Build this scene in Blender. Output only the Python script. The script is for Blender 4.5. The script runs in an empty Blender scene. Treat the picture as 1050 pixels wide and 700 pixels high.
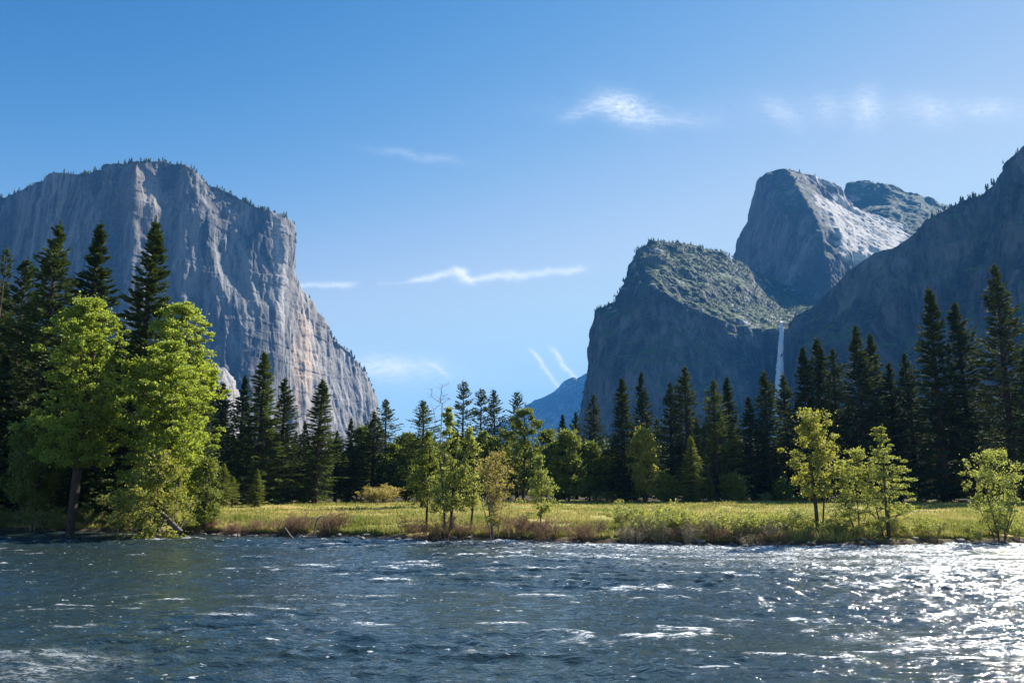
import bpy, math, random
import numpy as np
from mathutils import Vector

# ------------------------------------------------------------------ camera
W0, H0 = 1050.0, 700.0
CAM_Z, TILT, LENS = 4.3, math.radians(10.27), 28.0
F = LENS / 36.0 * W0
sc = bpy.context.scene
col = sc.collection
cam_d = bpy.data.cameras.new('camera'); cam_d.lens = LENS; cam_d.sensor_width = 36
cam_d.clip_start = 0.2; cam_d.clip_end = 60000
cam = bpy.data.objects.new('camera', cam_d); col.objects.link(cam)
cam.location = (0, 0, CAM_Z); cam.rotation_euler = (math.pi / 2 + TILT, 0, 0)
sc.camera = cam

# ------------------------------------------------------------------ light
SUN_EL, SUN_AZ = math.radians(39), math.radians(46)
SUN_DIR = Vector((math.sin(SUN_AZ) * math.cos(SUN_EL), math.cos(SUN_AZ) * math.cos(SUN_EL), math.sin(SUN_EL)))
world = bpy.data.worlds.new('World'); sc.world = world; world.use_nodes = True
SKY_STRENGTH = 0.077
sun_d = bpy.data.lights.new('sun', 'SUN'); sun_d.energy = 5.0; sun_d.angle = math.radians(0.53)
sun_d.color = (1.0, 0.95, 0.86)
sun = bpy.data.objects.new('sun', sun_d); col.objects.link(sun)
sun.rotation_euler = (-SUN_DIR).to_track_quat('-Z', 'Y').to_euler()
sun.location = (200, 200, 400)
sc.view_settings.view_transform = 'Standard'; sc.view_settings.look = 'None'
sc.view_settings.gamma = 1.0; sc.view_settings.use_curve_mapping = False
sc.view_settings.exposure = 1.25
cy = sc.cycles
cy.max_bounces = 6; cy.diffuse_bounces = 2; cy.glossy_bounces = 3; cy.transmission_bounces = 3
cy.transparent_max_bounces = 8; cy.volume_bounces = 0
cy.sample_clamp_indirect = 4.0
cy.caustics_reflective = False; cy.caustics_refractive = False
try:
    cy.use_denoising = True; cy.denoiser = 'OPENIMAGEDENOISE'
    cy.denoising_prefilter = 'ACCURATE'
except Exception:
    pass
HAZE_DENSITY = 0.00005

# ------------------------------------------------------------------ pixel -> world
def ray(px, py):
    dx = px - W0 / 2; dy = H0 / 2 - py
    return np.array([dx, F * math.cos(TILT) - dy * math.sin(TILT), F * math.sin(TILT) + dy * math.cos(TILT)])
def P(px, py, depth):
    r = ray(px, py); r = r * (depth / r[1])
    return np.array([r[0], r[1], r[2] + CAM_Z])
def G(px, depth, z=0.0):
    # ground point seen at column px, at forward distance depth
    t = math.atan2(CAM_Z - z, depth)
    dy = math.tan(-t - TILT) * F
    r = ray(px, H0 / 2 - dy)
    return np.array([r[0] * depth / r[1], depth, z])
def slope_uv(px, py):
    r = ray(px, py); return r[0] / r[1], r[2] / r[1]

# ------------------------------------------------------------------ numpy noise
def _hash(ix, iy, iz, seed):
    h = (ix * 374761393 + iy * 668265263 + iz * 2147483647 + seed * 974634777) & 0xFFFFFFFF
    h = ((h ^ (h >> 13)) * 1274126177) & 0xFFFFFFFF
    h = ((h ^ (h >> 16)) * 2246822519) & 0xFFFFFFFF
    return ((h ^ (h >> 13)) & 0xFFFFFF) / float(0xFFFFFF)
def vnoise(p, seed=0):
    f = np.floor(p); i = f.astype(np.int64); t = p - f; t = t * t * t * (t * (t * 6 - 15) + 10)
    x, y, z = i[:, 0], i[:, 1], i[:, 2]; tx, ty, tz = t[:, 0], t[:, 1], t[:, 2]
    r = 0
    for a in (0, 1):
        for b in (0, 1):
            for c in (0, 1):
                w = (tx if a else 1 - tx) * (ty if b else 1 - ty) * (tz if c else 1 - tz)
                r = r + w * _hash(x + a, y + b, z + c, seed)
    return r * 2 - 1
def fbm(p, octs=4, seed=0, gain=0.5, lac=2.03):
    a, s, tot = 1.0, 0, 0
    q = p.copy()
    for o in range(octs):
        s = s + a * vnoise(q + 17.3 * o, seed + o); tot += a; a *= gain; q = q * lac
    return s / tot
def ridged(p, octs=4, seed=0, gain=0.5):
    a, s, tot = 1.0, 0, 0; q = p.copy()
    for o in range(octs):
        s = s + a * (1 - 2 * np.abs(vnoise(q + 9.1 * o, seed + o))); tot += a; a *= gain; q = q * 2.07
    return s / tot
def smooth(a, b, x):
    t = np.clip((x - a) / (b - a), 0, 1); return t * t * (3 - 2 * t)

# ------------------------------------------------------------------ mesh helpers
def mesh_np(name, verts, faces, shade=False):
    """faces: (n,k) int array with k = 3 or 4, or a list of such arrays"""
    me = bpy.data.meshes.new(name)
    if not isinstance(faces, list): faces = [faces]
    verts = np.asarray(verts, dtype=np.float32)
    me.vertices.add(len(verts)); me.vertices.foreach_set('co', verts.ravel())
    nl = sum(f.size for f in faces); nf = sum(len(f) for f in faces)
    me.loops.add(nl); me.polygons.add(nf)
    me.loops.foreach_set('vertex_index', np.concatenate([f.ravel() for f in faces]).astype(np.int32))
    starts = []; o = 0
    for f in faces:
        starts.append(o + np.arange(len(f)) * f.shape[1]); o += f.size
    me.polygons.foreach_set('loop_start', np.concatenate(starts).astype(np.int32))
    if shade: me.polygons.foreach_set('use_smooth', np.ones(nf, dtype=bool))
    me.update(calc_edges=True)
    me.validate()
    return me
def link(name, me, mat, parent=None):
    o = bpy.data.objects.new(name, me); col.objects.link(o)
    if mat is not None and len(me.materials) == 0: me.materials.append(mat)
    if parent is not None: o.parent = parent
    return o
def tag(o, label=None, cat=None, group=None, kind=None):
    if label: o['label'] = label
    if cat: o['category'] = cat
    if group: o['group'] = group
    if kind: o['kind'] = kind
    return o
def empty(name, loc=(0, 0, 0), rz=0.0, s=1.0):
    o = bpy.data.objects.new(name, None); col.objects.link(o)
    o.empty_display_size = 0.3
    o.location = loc; o.rotation_euler = (0, 0, rz)
    o.scale = (s, s, s) if not isinstance(s, tuple) else s
    return o
def grid_faces(nv, nu):
    i = np.arange(nv - 1)[:, None] * nu + np.arange(nu - 1)[None, :]
    i = i.ravel()
    return np.stack([i, i + 1, i + nu + 1, i + nu], 1)
def tubes(segs, sides=5):
    """segs: list of (a, b, ra, rb) -> verts, faces"""
    A = np.array([s[0] for s in segs], float); B = np.array([s[1] for s in segs], float)
    ra = np.array([s[2] for s in segs], float); rb = np.array([s[3] for s in segs], float)
    d = B - A; L = np.linalg.norm(d, axis=1, keepdims=True) + 1e-9; d = d / L
    h = np.where(np.abs(d[:, 2:3]) > 0.9, np.array([[1., 0, 0]]), np.array([[0, 0, 1.]]))
    u = np.cross(d, h); u /= np.linalg.norm(u, axis=1, keepdims=True); v = np.cross(d, u)
    n = len(segs); ang = np.arange(sides) * 2 * math.pi / sides
    ring = u[:, None, :] * np.cos(ang)[None, :, None] + v[:, None, :] * np.sin(ang)[None, :, None]
    va = A[:, None, :] + ring * ra[:, None, None]
    vb = B[:, None, :] + ring * rb[:, None, None]
    verts = np.concatenate([va, vb], 1).reshape(-1, 3)
    k = np.arange(sides); kn = (k + 1) % sides
    f = np.stack([k, kn, kn + sides, k + sides], 1)
    faces = (np.arange(n)[:, None, None] * 2 * sides + f[None]).reshape(-1, 4)
    return verts, faces
def leaf_quads(c, direc, length, width, rng, roll=True, bend=0.0):
    """rhombic leaf faces at centres c along unit directions direc"""
    n = len(c)
    d = direc / (np.linalg.norm(direc, axis=1, keepdims=True) + 1e-9)
    r = rng.normal(size=(n, 3))
    s = np.cross(d, r); s /= (np.linalg.norm(s, axis=1, keepdims=True) + 1e-9)
    L = (np.ones(n) * length)[:, None]; Wd = (np.ones(n) * width)[:, None]
    a = c - d * L * 0.5; b = c + s * Wd * 0.5 - d * L * 0.08; e = c + d * L * 0.5; g = c - s * Wd * 0.5 - d * L * 0.08
    v = np.stack([a, b, e, g], 1).reshape(-1, 3)
    f = np.arange(4 * n).reshape(-1, 4)
    return v, f

# ------------------------------------------------------------------ node helpers
class N:
    def __init__(s, tree): s.t = tree; s.n = tree.nodes; s.l = tree.links
    def new(s, typ, **kw):
        nd = s.n.new(typ)
        for k, v in kw.items(): setattr(nd, k, v)
        return nd
    def put(s, sock, v):
        if isinstance(v, bpy.types.NodeSocket): s.l.new(v, sock)
        elif v is not None: sock.default_value = v
    def m(s, op, a, b=None, c=None, clamp=False):
        nd = s.n.new('ShaderNodeMath'); nd.operation = op; nd.use_clamp = clamp
        s.put(nd.inputs[0], a)
        if b is not None: s.put(nd.inputs[1], b)
        if c is not None: s.put(nd.inputs[2], c)
        return nd.outputs[0]
    def mix(s, f, a, b, blend='MIX'):
        nd = s.n.new('ShaderNodeMix'); nd.data_type = 'RGBA'; nd.blend_type = blend
        s.put(nd.inputs[0], f); s.put(nd.inputs[6], a); s.put(nd.inputs[7], b)
        return nd.outputs[2]
    def ramp(s, v, stops, interp='LINEAR'):
        nd = s.n.new('ShaderNodeMapRange'); nd.interpolation_type = 'SMOOTHSTEP' if interp == 'S' else 'LINEAR'
        s.put(nd.inputs[0], v)
        for i, x in enumerate(stops): nd.inputs[1 + i].default_value = x
        return nd.outputs[0]
    def noise(s, vec, scale, detail=4, rough=0.55, dist=0.0):
        nd = s.n.new('ShaderNodeTexNoise'); s.put(nd.inputs['Vector'], vec)
        nd.inputs['Scale'].default_value = scale; nd.inputs['Detail'].default_value = detail
        nd.inputs['Roughness'].default_value = rough; nd.inputs['Distortion'].default_value = dist
        return nd.outputs['Fac']
    def scale(s, vec, sc_):
        nd = s.n.new('ShaderNodeMapping'); s.put(nd.inputs[0], vec); nd.inputs['Scale'].default_value = sc_
        return nd.outputs[0]
def material(name):
    m = bpy.data.materials.new(name); m.use_nodes = True
    t = m.node_tree
    b = t.nodes['Principled BSDF']; o = t.nodes['Material Output']
    return m, N(t), b, o
C4 = lambda r, g, b: (r, g, b, 1.0)

# ------------------------------------------------------------------ world sky
wn = N(world.node_tree)
bg = world.node_tree.nodes['Background']
sky = wn.new('ShaderNodeTexSky'); sky.sky_type = 'NISHITA'; sky.sun_disc = False
sky.sun_elevation = SUN_EL; sky.sun_rotation = SUN_AZ
sky.altitude = 3000; sky.air_density = 1.1; sky.dust_density = 0.12; sky.ozone_density = 2.6
tc = wn.new('ShaderNodeTexCoord')
sp = wn.new('ShaderNodeSeparateXYZ'); wn.put(sp.inputs[0], tc.outputs['Generated'])
yy = wn.m('MAXIMUM', sp.outputs[1], 0.05)
U = wn.m('DIVIDE', sp.outputs[0], yy); V = wn.m('DIVIDE', sp.outputs[2], yy)
cmb = wn.new('ShaderNodeCombineXYZ'); wn.put(cmb.inputs[0], U); wn.put(cmb.inputs[1], V)
n_big = wn.noise(cmb.outputs[0], 14, 5, 0.6)
n_fine = wn.noise(wn.scale(cmb.outputs[0], (1.0, 2.8, 1)), 70, 9, 0.72, 0.6)
n_w = wn.noise(cmb.outputs[0], 30, 4, 0.6)
PX = 1.0 / 817.0
def wob(v, amt): return wn.m('ADD', v, wn.m('MULTIPLY', wn.m('SUBTRACT', n_w, 0.5), amt))
Uw, Vw = wob(U, 10 * PX), wob(V, 14 * PX)
def streak(p, q, w, s):
    (u0, v0), (u1, v1) = slope_uv(*p), slope_uv(*q)
    L = math.hypot(u1 - u0, v1 - v0); ax, ay = (u1 - u0) / L, (v1 - v0) / L
    a = wn.m('SUBTRACT', Uw, u0); b = wn.m('SUBTRACT', Vw, v0)
    along = wn.m('ADD', wn.m('MULTIPLY', a, ax), wn.m('MULTIPLY', b, ay))
    acr = wn.m('ABSOLUTE', wn.m('SUBTRACT', wn.m('MULTIPLY', a, -ay), wn.m('MULTIPLY', b, -ax)))
    cl = wn.m('MINIMUM', wn.m('MAXIMUM', along, 0.0), L)
    over = wn.m('ABSOLUTE', wn.m('SUBTRACT', along, cl))
    d = wn.m('SQRT', wn.m('ADD', wn.m('POWER', acr, 2.0), wn.m('POWER', wn.m('MULTIPLY', over, 0.4), 2.0)))
    g = wn.m('EXPONENT', wn.m('MULTIPLY', wn.m('POWER', wn.m('DIVIDE', d, w * PX), 2.0), -1.0))
    return wn.m('MULTIPLY', g, s)
def puff(c, rx, ry, ang, s):
    u0, v0 = slope_uv(*c); ca, sa = math.cos(ang), math.sin(ang)
    a = wn.m('SUBTRACT', Uw, u0); b = wn.m('SUBTRACT', Vw, v0)
    x = wn.m('DIVIDE', wn.m('ADD', wn.m('MULTIPLY', a, ca), wn.m('MULTIPLY', b, sa)), rx * PX)
    y = wn.m('DIVIDE', wn.m('SUBTRACT', wn.m('MULTIPLY', b, ca), wn.m('MULTIPLY', a, sa)), ry * PX)
    g = wn.m('EXPONENT', wn.m('MULTIPLY', wn.m('ADD', wn.m('POWER', wn.m('ABSOLUTE', x), 2.0), wn.m('POWER', wn.m('ABSOLUTE', y), 2.0)), -1.0))
    return wn.m('MULTIPLY', g, s)
hard = [streak((310, 292), (358, 291), 2.8, .5), streak((430, 287), (472, 279), 3.6, .55), streak((470, 279), (480, 286), 3.2, .45),
        streak((480, 286), (590, 277), 4.0, .55), streak((547, 362), (572, 394), 2.2, .8), streak((569, 362), (592, 392), 2.8, .75),
        streak((443, 374), (456, 384), 2.4, .4), streak((390, 291), (425, 289), 2.0, .15)]
soft = [puff((402, 376), 44, 11, 0, 1.1), puff((640, 110), 30, 15, -.45, .62), puff((622, 106), 26, 9, .2, .35), puff((690, 124), 45, 7, -.1, .22),
        puff((800, 115), 24, 12, -.6, .28), puff((888, 110), 14, 22, -.25, .48), puff((850, 112), 14, 16, 0, .18),
        puff((955, 112), 24, 15, -.3, .28), puff((1012, 112), 30, 10, 0, .25), puff((430, 160), 45, 5, -.15, .22), puff((590, 118), 20, 6, .3, .2), puff((920, 112), 170, 20, -.02, .13), puff((650, 116), 90, 12, -.05, .12), puff((440, 392), 110, 14, 0, .16)]
def addall(l):
    r = l[0]
    for x in l[1:]: r = wn.m('ADD', r, x)
    return r
hs = wn.m('MULTIPLY', addall(hard), wn.ramp(n_fine, (0.25, 0.6, 0.45, 1.25)))
ss = wn.m('MULTIPLY', addall(soft), wn.ramp(n_fine, (0.3, 0.68, 0.15, 1.25)))
dens = wn.m('ADD', hs, ss)
dens = wn.m('MULTIPLY', dens, wn.ramp(n_big, (0.25, 0.55, 0.6, 1.0)))
dens = wn.m('MINIMUM', dens, 0.85)
front = wn.m('GREATER_THAN', sp.outputs[1], 0.06)
dens = wn.m('MULTIPLY', dens, front)
hsv = wn.new('ShaderNodeHueSaturation'); wn.put(hsv.inputs['Color'], sky.outputs[0]); hsv.inputs['Saturation'].default_value = 1.0
grade = wn.mix(1.0, hsv.outputs[0], C4(1 / 5.2, 1 / 5.2, 1 / 5.4), 'MULTIPLY')
spc = wn.new('ShaderNodeSeparateColor'); wn.put(spc.inputs[0], grade)
cbc = wn.new('ShaderNodeCombineColor')
for k_, (g_, a_, m_) in enumerate(((3.3, 112.0, 3.3), (1.85, 10.9, 4.8), (1.35, 6.2, 5.2))):
    v_ = wn.m('MULTIPLY', wn.m('POWER', spc.outputs[k_], g_), a_)
    wn.put(cbc.inputs[k_], wn.m('DIVIDE', v_, wn.m('POWER', wn.m('ADD', 1.0, wn.m('POWER', wn.m('DIVIDE', v_, m_), 3.0)), 1 / 3)))
grade = cbc.outputs[0]
skyc = wn.mix(dens, grade, C4(6.4, 6.6, 6.9))
wn.put(bg.inputs['Color'], skyc); bg.inputs['Strength'].default_value = SKY_STRENGTH

# ------------------------------------------------------------------ materials
def mat_granite(name, base, dark, warm, veg=0.5, veg_col=(0.035, 0.05, 0.018), streak_s=1.0, veg_lo=0.62, veg_hi=0.8, snowy=False):
    m, n, b, o = material(name)
    geo = n.new('ShaderNodeNewGeometry'); pos = geo.outputs['Position']
    sN = n.new('ShaderNodeSeparateXYZ'); n.put(sN.inputs[0], geo.outputs['Normal'])
    vert = n.scale(pos, (0.016, 0.016, 0.0022))
    st = n.noise(vert, 2.6, 9, 0.72, 0.5)
    st2 = n.noise(n.scale(pos, (0.05, 0.05, 0.006)), 2.0, 6, 0.7)
    pat = n.noise(pos, 0.006, 6, 0.62)
    fine = n.noise(pos, 0.09, 6, 0.7)
    c = n.mix(n.ramp(st, (0.40, 0.58, 0, 1)), C4(*dark), C4(*base))
    c = n.mix(n.m('MULTIPLY', n.ramp(st2, (0.55, 0.72, 0, 1)), 0.55 * streak_s), c, C4(*[x * 0.45 for x in dark]))
    c = n.mix(n.m('MULTIPLY', n.ramp(pat, (0.45, 0.7, 0, 1)), 0.55), c, C4(*warm))
    st3 = n.noise(n.scale(pos, (0.006, 0.006, 0.0016)), 1.5, 7, 0.7, 1.0)
    c = n.mix(n.ramp(st3, (0.50, 0.57, 0, 0.85)), c, C4(*[x * 0.7 for x in dark]))
    c = n.mix(n.ramp(st3, (0.46, 0.40, 0, 0.75)), c, C4(*[min(1, x * 1.5) for x in base]))
    st4 = n.noise(n.scale(pos, (0.028, 0.028, 0.0012)), 1.5, 5, 0.7, 0.6)
    c = n.mix(n.ramp(st4, (0.56, 0.62, 0, 0.7 * streak_s)), c, C4(*[x * 0.35 for x in dark]))
    c = n.mix(n.ramp(fine, (0.3, 0.7, 0, 0.35)), c, C4(*[min(1, x * 1.5) for x in base]))
    att = n.new('ShaderNodeAttribute'); att.attribute_name = 'stain'
    c = n.mix(att.outputs['Fac'], c, n.mix(n.ramp(st, (0.35, 0.6, 0, 1)), C4(0.30, 0.20, 0.13), C4(0.46, 0.33, 0.22)))
    pal = n.new('ShaderNodeAttribute'); pal.attribute_name = 'pale'  # pale rock, including sunlit areas painted lighter
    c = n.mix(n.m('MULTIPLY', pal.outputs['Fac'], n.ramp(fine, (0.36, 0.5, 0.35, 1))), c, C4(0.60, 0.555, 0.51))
    # brush growing on gentler ground
    vn = n.noise(pos, 0.018, 7, 0.7); vn2 = n.noise(pos, 0.06, 5, 0.7)
    gentle = n.ramp(sN.outputs[2], (veg_lo, veg_hi, 0, 1))
    vm = n.m('MULTIPLY', gentle, n.ramp(n.m('ADD', n.m('MULTIPLY', vn, 0.6), n.m('MULTIPLY', vn2, 0.4)), (0.56 - veg * 0.2, 0.60 - veg * 0.2, 0, 1)))
    vm = n.m('MULTIPLY', vm, n.m('SUBTRACT', 1.0, n.m('MULTIPLY', pal.outputs['Fac'], 0.8)))
    vc = n.mix(vn2, C4(*[x * 0.6 for x in veg_col]), C4(*[x * 2.0 for x in veg_col]))
    c = n.mix(vm, c, vc)
    n.put(b.inputs['Base Color'], c); b.inputs['Roughness'].default_value = 0.92
    b.inputs['Specular IOR Level'].default_value = 0.15
    bp = n.new('ShaderNodeBump'); bp.inputs['Strength'].default_value = 0.8; bp.inputs['Distance'].default_value = 7.0
    hgt = n.m('ADD', n.m('MULTIPLY', st, 0.6), n.m('ADD', n.m('MULTIPLY', fine, 0.22), n.m('MULTIPLY', st2, 0.5)))
    n.put(bp.inputs['Height'], hgt); n.put(b.inputs['Normal'], bp.outputs[0])
    return m
def mat_leaf(name, ca, cb, transl=0.35, rough=0.55, spec=0.3):
    m, n, b, o = material(name)
    geo = n.new('ShaderNodeNewGeometry'); oi = n.new('ShaderNodeObjectInfo')
    r = geo.outputs['Random Per Island']
    nz = n.noise(n.scale(geo.outputs['Position'], (1, 1, 1)), 0.7, 3, 0.6)
    f = n.m('ADD', n.m('MULTIPLY', r, 0.45), n.m('ADD', n.m('MULTIPLY', nz, 0.45), n.m('MULTIPLY', n.m('SUBTRACT', oi.outputs['Random'], 0.4), 0.4)), clamp=True)
    c = n.mix(f, C4(*ca), C4(*cb))
    n.put(b.inputs['Base Color'], c); b.inputs['Roughness'].default_value = rough
    b.inputs['Specular IOR Level'].default_value = spec
    tr = n.new('ShaderNodeBsdfTranslucent')
    tcol = n.mix(1.0, c, C4(1.25, 1.15, 0.55), 'MULTIPLY')
    n.put(tr.inputs['Color'], tcol)
    mx = n.new('ShaderNodeMixShader'); mx.inputs[0].default_value = transl
    n.put(mx.inputs[1], b.outputs[0]); n.put(mx.inputs[2], tr.outputs[0]); n.put(o.inputs['Surface'], mx.outputs[0])
    return m
def mat_bark(name, ca, cb):
    m, n, b, o = material(name)
    tcn = n.new('ShaderNodeTexCoord')
    f = n.noise(n.scale(tcn.outputs['Object'], (4, 4, 0.8)), 2.0, 5, 0.7)
    n.put(b.inputs['Base Color'], n.mix(n.ramp(f, (0.35, 0.65, 0, 1)), C4(*ca), C4(*cb)))
    b.inputs['Roughness'].default_value = 0.95; b.inputs['Specular IOR Level'].default_value = 0.1
    bp = n.new('ShaderNodeBump'); bp.inputs['Distance'].default_value = 0.05; n.put(bp.inputs['Height'], f); n.put(b.inputs['Normal'], bp.outputs[0])
    return m

M = {}
M['cap'] = mat_granite('granite_pale', (0.185, 0.18, 0.17), (0.036, 0.040, 0.046), (0.18, 0.15, 0.12), veg=0.35)
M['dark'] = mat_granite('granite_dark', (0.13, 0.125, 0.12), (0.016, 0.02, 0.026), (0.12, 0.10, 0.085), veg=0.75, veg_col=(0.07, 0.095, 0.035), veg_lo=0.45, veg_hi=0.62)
M['mid'] = mat_granite('granite_grey', (0.17, 0.16, 0.15), (0.06, 0.06, 0.065), (0.16, 0.13, 0.105), veg=0.6, veg_col=(0.05, 0.07, 0.028), veg_lo=0.5, veg_hi=0.68)
M['brush'] = mat_granite('granite_brushy', (0.30, 0.28, 0.26), (0.16, 0.15, 0.15), (0.25, 0.2, 0.15), veg=1.0, veg_col=(0.05, 0.07, 0.026), veg_lo=0.25, veg_hi=0.45)
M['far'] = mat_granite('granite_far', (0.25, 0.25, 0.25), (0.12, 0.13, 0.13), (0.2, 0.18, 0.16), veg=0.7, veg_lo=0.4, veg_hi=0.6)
M['conifer'] = mat_leaf('needles_dark', (0.028, 0.048, 0.017), (0.095, 0.130, 0.042), 0.2, 0.8, 0.08)
M['conifer_blue'] = mat_leaf('needles_bluish', (0.036, 0.056, 0.030), (0.115, 0.150, 0.070), 0.2, 0.8, 0.1)
M['conifer_light'] = mat_leaf('needles_light', (0.055, 0.085, 0.022), (0.13, 0.17, 0.045), 0.25, 0.8, 0.1)
M['leaf_bright'] = mat_leaf('leaf_fresh', (0.14, 0.21, 0.03), (0.44, 0.53, 0.11), 0.58)
M['leaf_mid'] = mat_leaf('leaf_olive', (0.10, 0.145, 0.025), (0.26, 0.30, 0.07), 0.42)
M['leaf_pale'] = mat_leaf('leaf_pale', (0.20, 0.25, 0.07), (0.48, 0.52, 0.18), 0.5)
M['leaf_yellow'] = mat_leaf('leaf_yellow', (0.17, 0.20, 0.045), (0.42, 0.43, 0.12), 0.5)
M['leaf_tan'] = mat_leaf('bud_tan', (0.30, 0.26, 0.09), (0.54, 0.47, 0.19), 0.45)
M['bark'] = mat_bark('bark_brown', (0.045, 0.032, 0.024), (0.12, 0.09, 0.07))
M['bark_grey'] = mat_bark('bark_grey', (0.09, 0.08, 0.07), (0.22, 0.20, 0.17))
M['twig_red'] = mat_bark('twig_red', (0.22, 0.12, 0.08), (0.42, 0.26, 0.18))
M['twig_tan'] = mat_bark('twig_tan', (0.30, 0.24, 0.14), (0.50, 0.42, 0.27))
M['dead'] = mat_bark('dead_wood', (0.09, 0.07, 0.055), (0.25, 0.21, 0.17))

# ------------------------------------------------------------------ mountains
def interp_rows(rows, nu, nvs):
    """rows: list of K-point world polylines -> fine grid (sum nv, nu, 3)"""
    K = len(rows[0]); R = []
    for r in rows:
        assert len(r) == K
        R.append(np.array(r, float))
    # distribute u by length of the richest row
    L = np.zeros(K - 1)
    for r in R: L = np.maximum(L, np.linalg.norm(np.diff(r, axis=0), axis=1))
    L = np.maximum(L, L.sum() * 0.008)
    cu = np.concatenate([[0], np.cumsum(L)]); cu /= cu[-1]
    uu = np.linspace(0, 1, nu)
    fine = [np.stack([np.interp(uu, cu, r[:, k]) for k in range(3)], 1) for r in R]
    out = []
    for i in range(len(fine) - 1):
        n = nvs[i]; t = np.arange(n) / n
        out.append(fine[i][None] * (1 - t)[:, None, None] + fine[i + 1][None] * t[:, None, None])
    out.append(fine[-1][None])
    return np.concatenate(out, 0)
def grid_normals(g):
    du = np.gradient(g, axis=1); dv = np.gradient(g, axis=0)
    n = np.cross(du, dv); n /= (np.linalg.norm(n, axis=2, keepdims=True) + 1e-9)
    return n
def box_blur(a, k):
    for ax in (0, 1):
        ker = np.ones(k) / k
        pad = [(0, 0)] * a.ndim; pad[ax] = (k // 2, k // 2)
        a2 = np.pad(a, pad, mode='edge')
        a = np.apply_along_axis(lambda m: np.convolve(m, ker, mode='valid'), ax, a2)
    return a
def mountain(name, rows, nu, nvs, mat, amp=16.0, scale=70.0, seed=1, vert=5.0, stain=None, pale=None, blur=3, rough=1.0, pale_flat=False, big=(260.0, 26.0)):
    g = interp_rows(rows, nu, nvs)
    if blur > 1: g = box_blur(g, blur)
    nrm = box_blur(grid_normals(g), 7); nrm /= (np.linalg.norm(nrm, axis=2, keepdims=True) + 1e-9)
    sh = g.shape; p = g.reshape(-1, 3); nn = nrm.reshape(-1, 3)
    steep = 1 - smooth(0.35, 0.8, np.abs(nn[:, 2]))
    q = p / np.array([scale, scale, scale * vert])
    warp = fbm(p / (scale * 2.2), 3, seed + 50)[:, None] * 0.5
    warp = warp * 0.6
    d1 = ridged(q * 0.45 + warp, 2, seed + 3) * 0.75
    q2 = q * np.array([1.7, 1.7, 1.0])
    d2 = (ridged(q2 + warp, 6, seed + 7, gain=0.56) - .2) * 0.36
    p5 = p / (scale * np.array([.34, .34, 1.3])); cr = np.abs(vnoise(p5 + fbm(p5, 2, seed + 61)[:, None] * .4, seed + 60)) ** .5
    d2 = d2 + 0.28 * cr
    iso = fbm(p / (scale * 0.8), 5, seed + 11, gain=0.55)
    blocks = np.abs(vnoise(p / np.array([scale * .35, scale * .35, scale * .9]), seed + 31)) ** 0.6
    d = steep * (d1 + d2 + 0.25 * (blocks - .5)) + (1 - steep) * iso * 0.9 + iso * 0.18
    qb = p / np.array([big[0], big[0], big[0] * 4.5]) + fbm(p / 400.0, 2, seed + 71)[:, None] * .35
    d = d + steep * (ridged(qb, 3, seed + 70, gain=.5) - .2) * big[1] / amp
    lg = p / np.array([scale * 2.2, scale * 2.2, scale * .42]); lz = vnoise(lg + fbm(p / scale, 2, seed + 81)[:, None] * .5, seed + 80)
    d = d + steep * 0.13 * smooth(-.15, .15, lz)
    base_fade = smooth(0, 60, p[:, 2])[:, None]
    p2 = p + nn * (d * amp * rough)[:, None] * (0.3 + 0.7 * base_fade)
    p2[:, 2] = np.maximum(p2[:, 2], -0.5)
    me = mesh_np(name, p2, grid_faces(sh[0], sh[1]), shade=True)
    for an, fn in (('stain', stain), ('pale', pale)):
        a = me.attributes.new(an, 'FLOAT', 'POINT')
        a.data.foreach_set('value', (np.zeros(len(p)) if fn is None else fn(p) * ((1 - steep * .97) if (pale_flat and an == 'pale') else 1)).astype(np.float32))
    o = link(name, me, mat); tag(o, kind='structure')
    return o, p2.reshape(sh), nrm
def proj(p):
    """world -> photo pixel"""
    dx = p[:, 0]; dy = p[:, 1]; dz = p[:, 2] - CAM_Z
    fw = dy * math.cos(TILT) + dz * math.sin(TILT); up = -dy * math.sin(TILT) + dz * math.cos(TILT)
    fw = np.maximum(fw, 0.1)
    return W0 / 2 + F * dx / fw, H0 / 2 - F * up / fw
def back_rows(sky_pts, back=500, drop=0.25, far=1100):
    b1 = [s * np.array([(s[1] + back) / s[1], (s[1] + back) / s[1], 1]) + np.array([0, 0, -s[2] * drop * 0.3]) for s in sky_pts]
    b2 = []
    for s in sky_pts:
        k = (s[1] + far) / s[1]; b2.append(np.array([s[0] * k, s[1] * k, 0.0]))
    return b1, b2

FIELDS = {}
# ---- the great pale cliff on the left
cs = [(-260, 262, 2900), (-150, 235, 2750), (-40, 212, 2600), (20, 196, 2500), (62, 180, 2430), (95, 176, 2380), (118, 168, 2330), (140, 163.5, 2310),
      (166, 165, 2385), (190, 173, 2415), (215, 188, 2465), (240, 200, 2515), (262, 210, 2555), (276, 216, 2590), (289, 221, 2630),
      (294.5, 231, 2670), (295, 258, 2710), (296, 282, 2740), (303, 292, 2790), (315, 307, 2850), (330, 329, 2930), (345, 350, 3010), (358, 362, 3080),
      (368, 375, 3140), (376, 394, 3200), (382, 414, 3250), (386, 436, 3300), (386, 470, 3500)]
skyr = [P(*c) for c in cs]
bpx = [-260, -150, -45, 10, 50, 82, 105, 122, 165, 188, 208, 228, 246, 258, 266, 272, 278, 284, 294, 306, 321, 337, 352, 364, 375, 384, 390, 392]
offs = [220, 220, 200, 190, 190, 190, 190, 200, 220, 220, 220, 220, 220, 220, 240, 260, 310, 310, 310, 300, 290, 280, 270, 250, 220, 180, 120, 60]
baser = [G(b, c[2] - o, 0.0) for b, c, o in zip(bpx, cs, offs)]
talus = []
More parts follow.
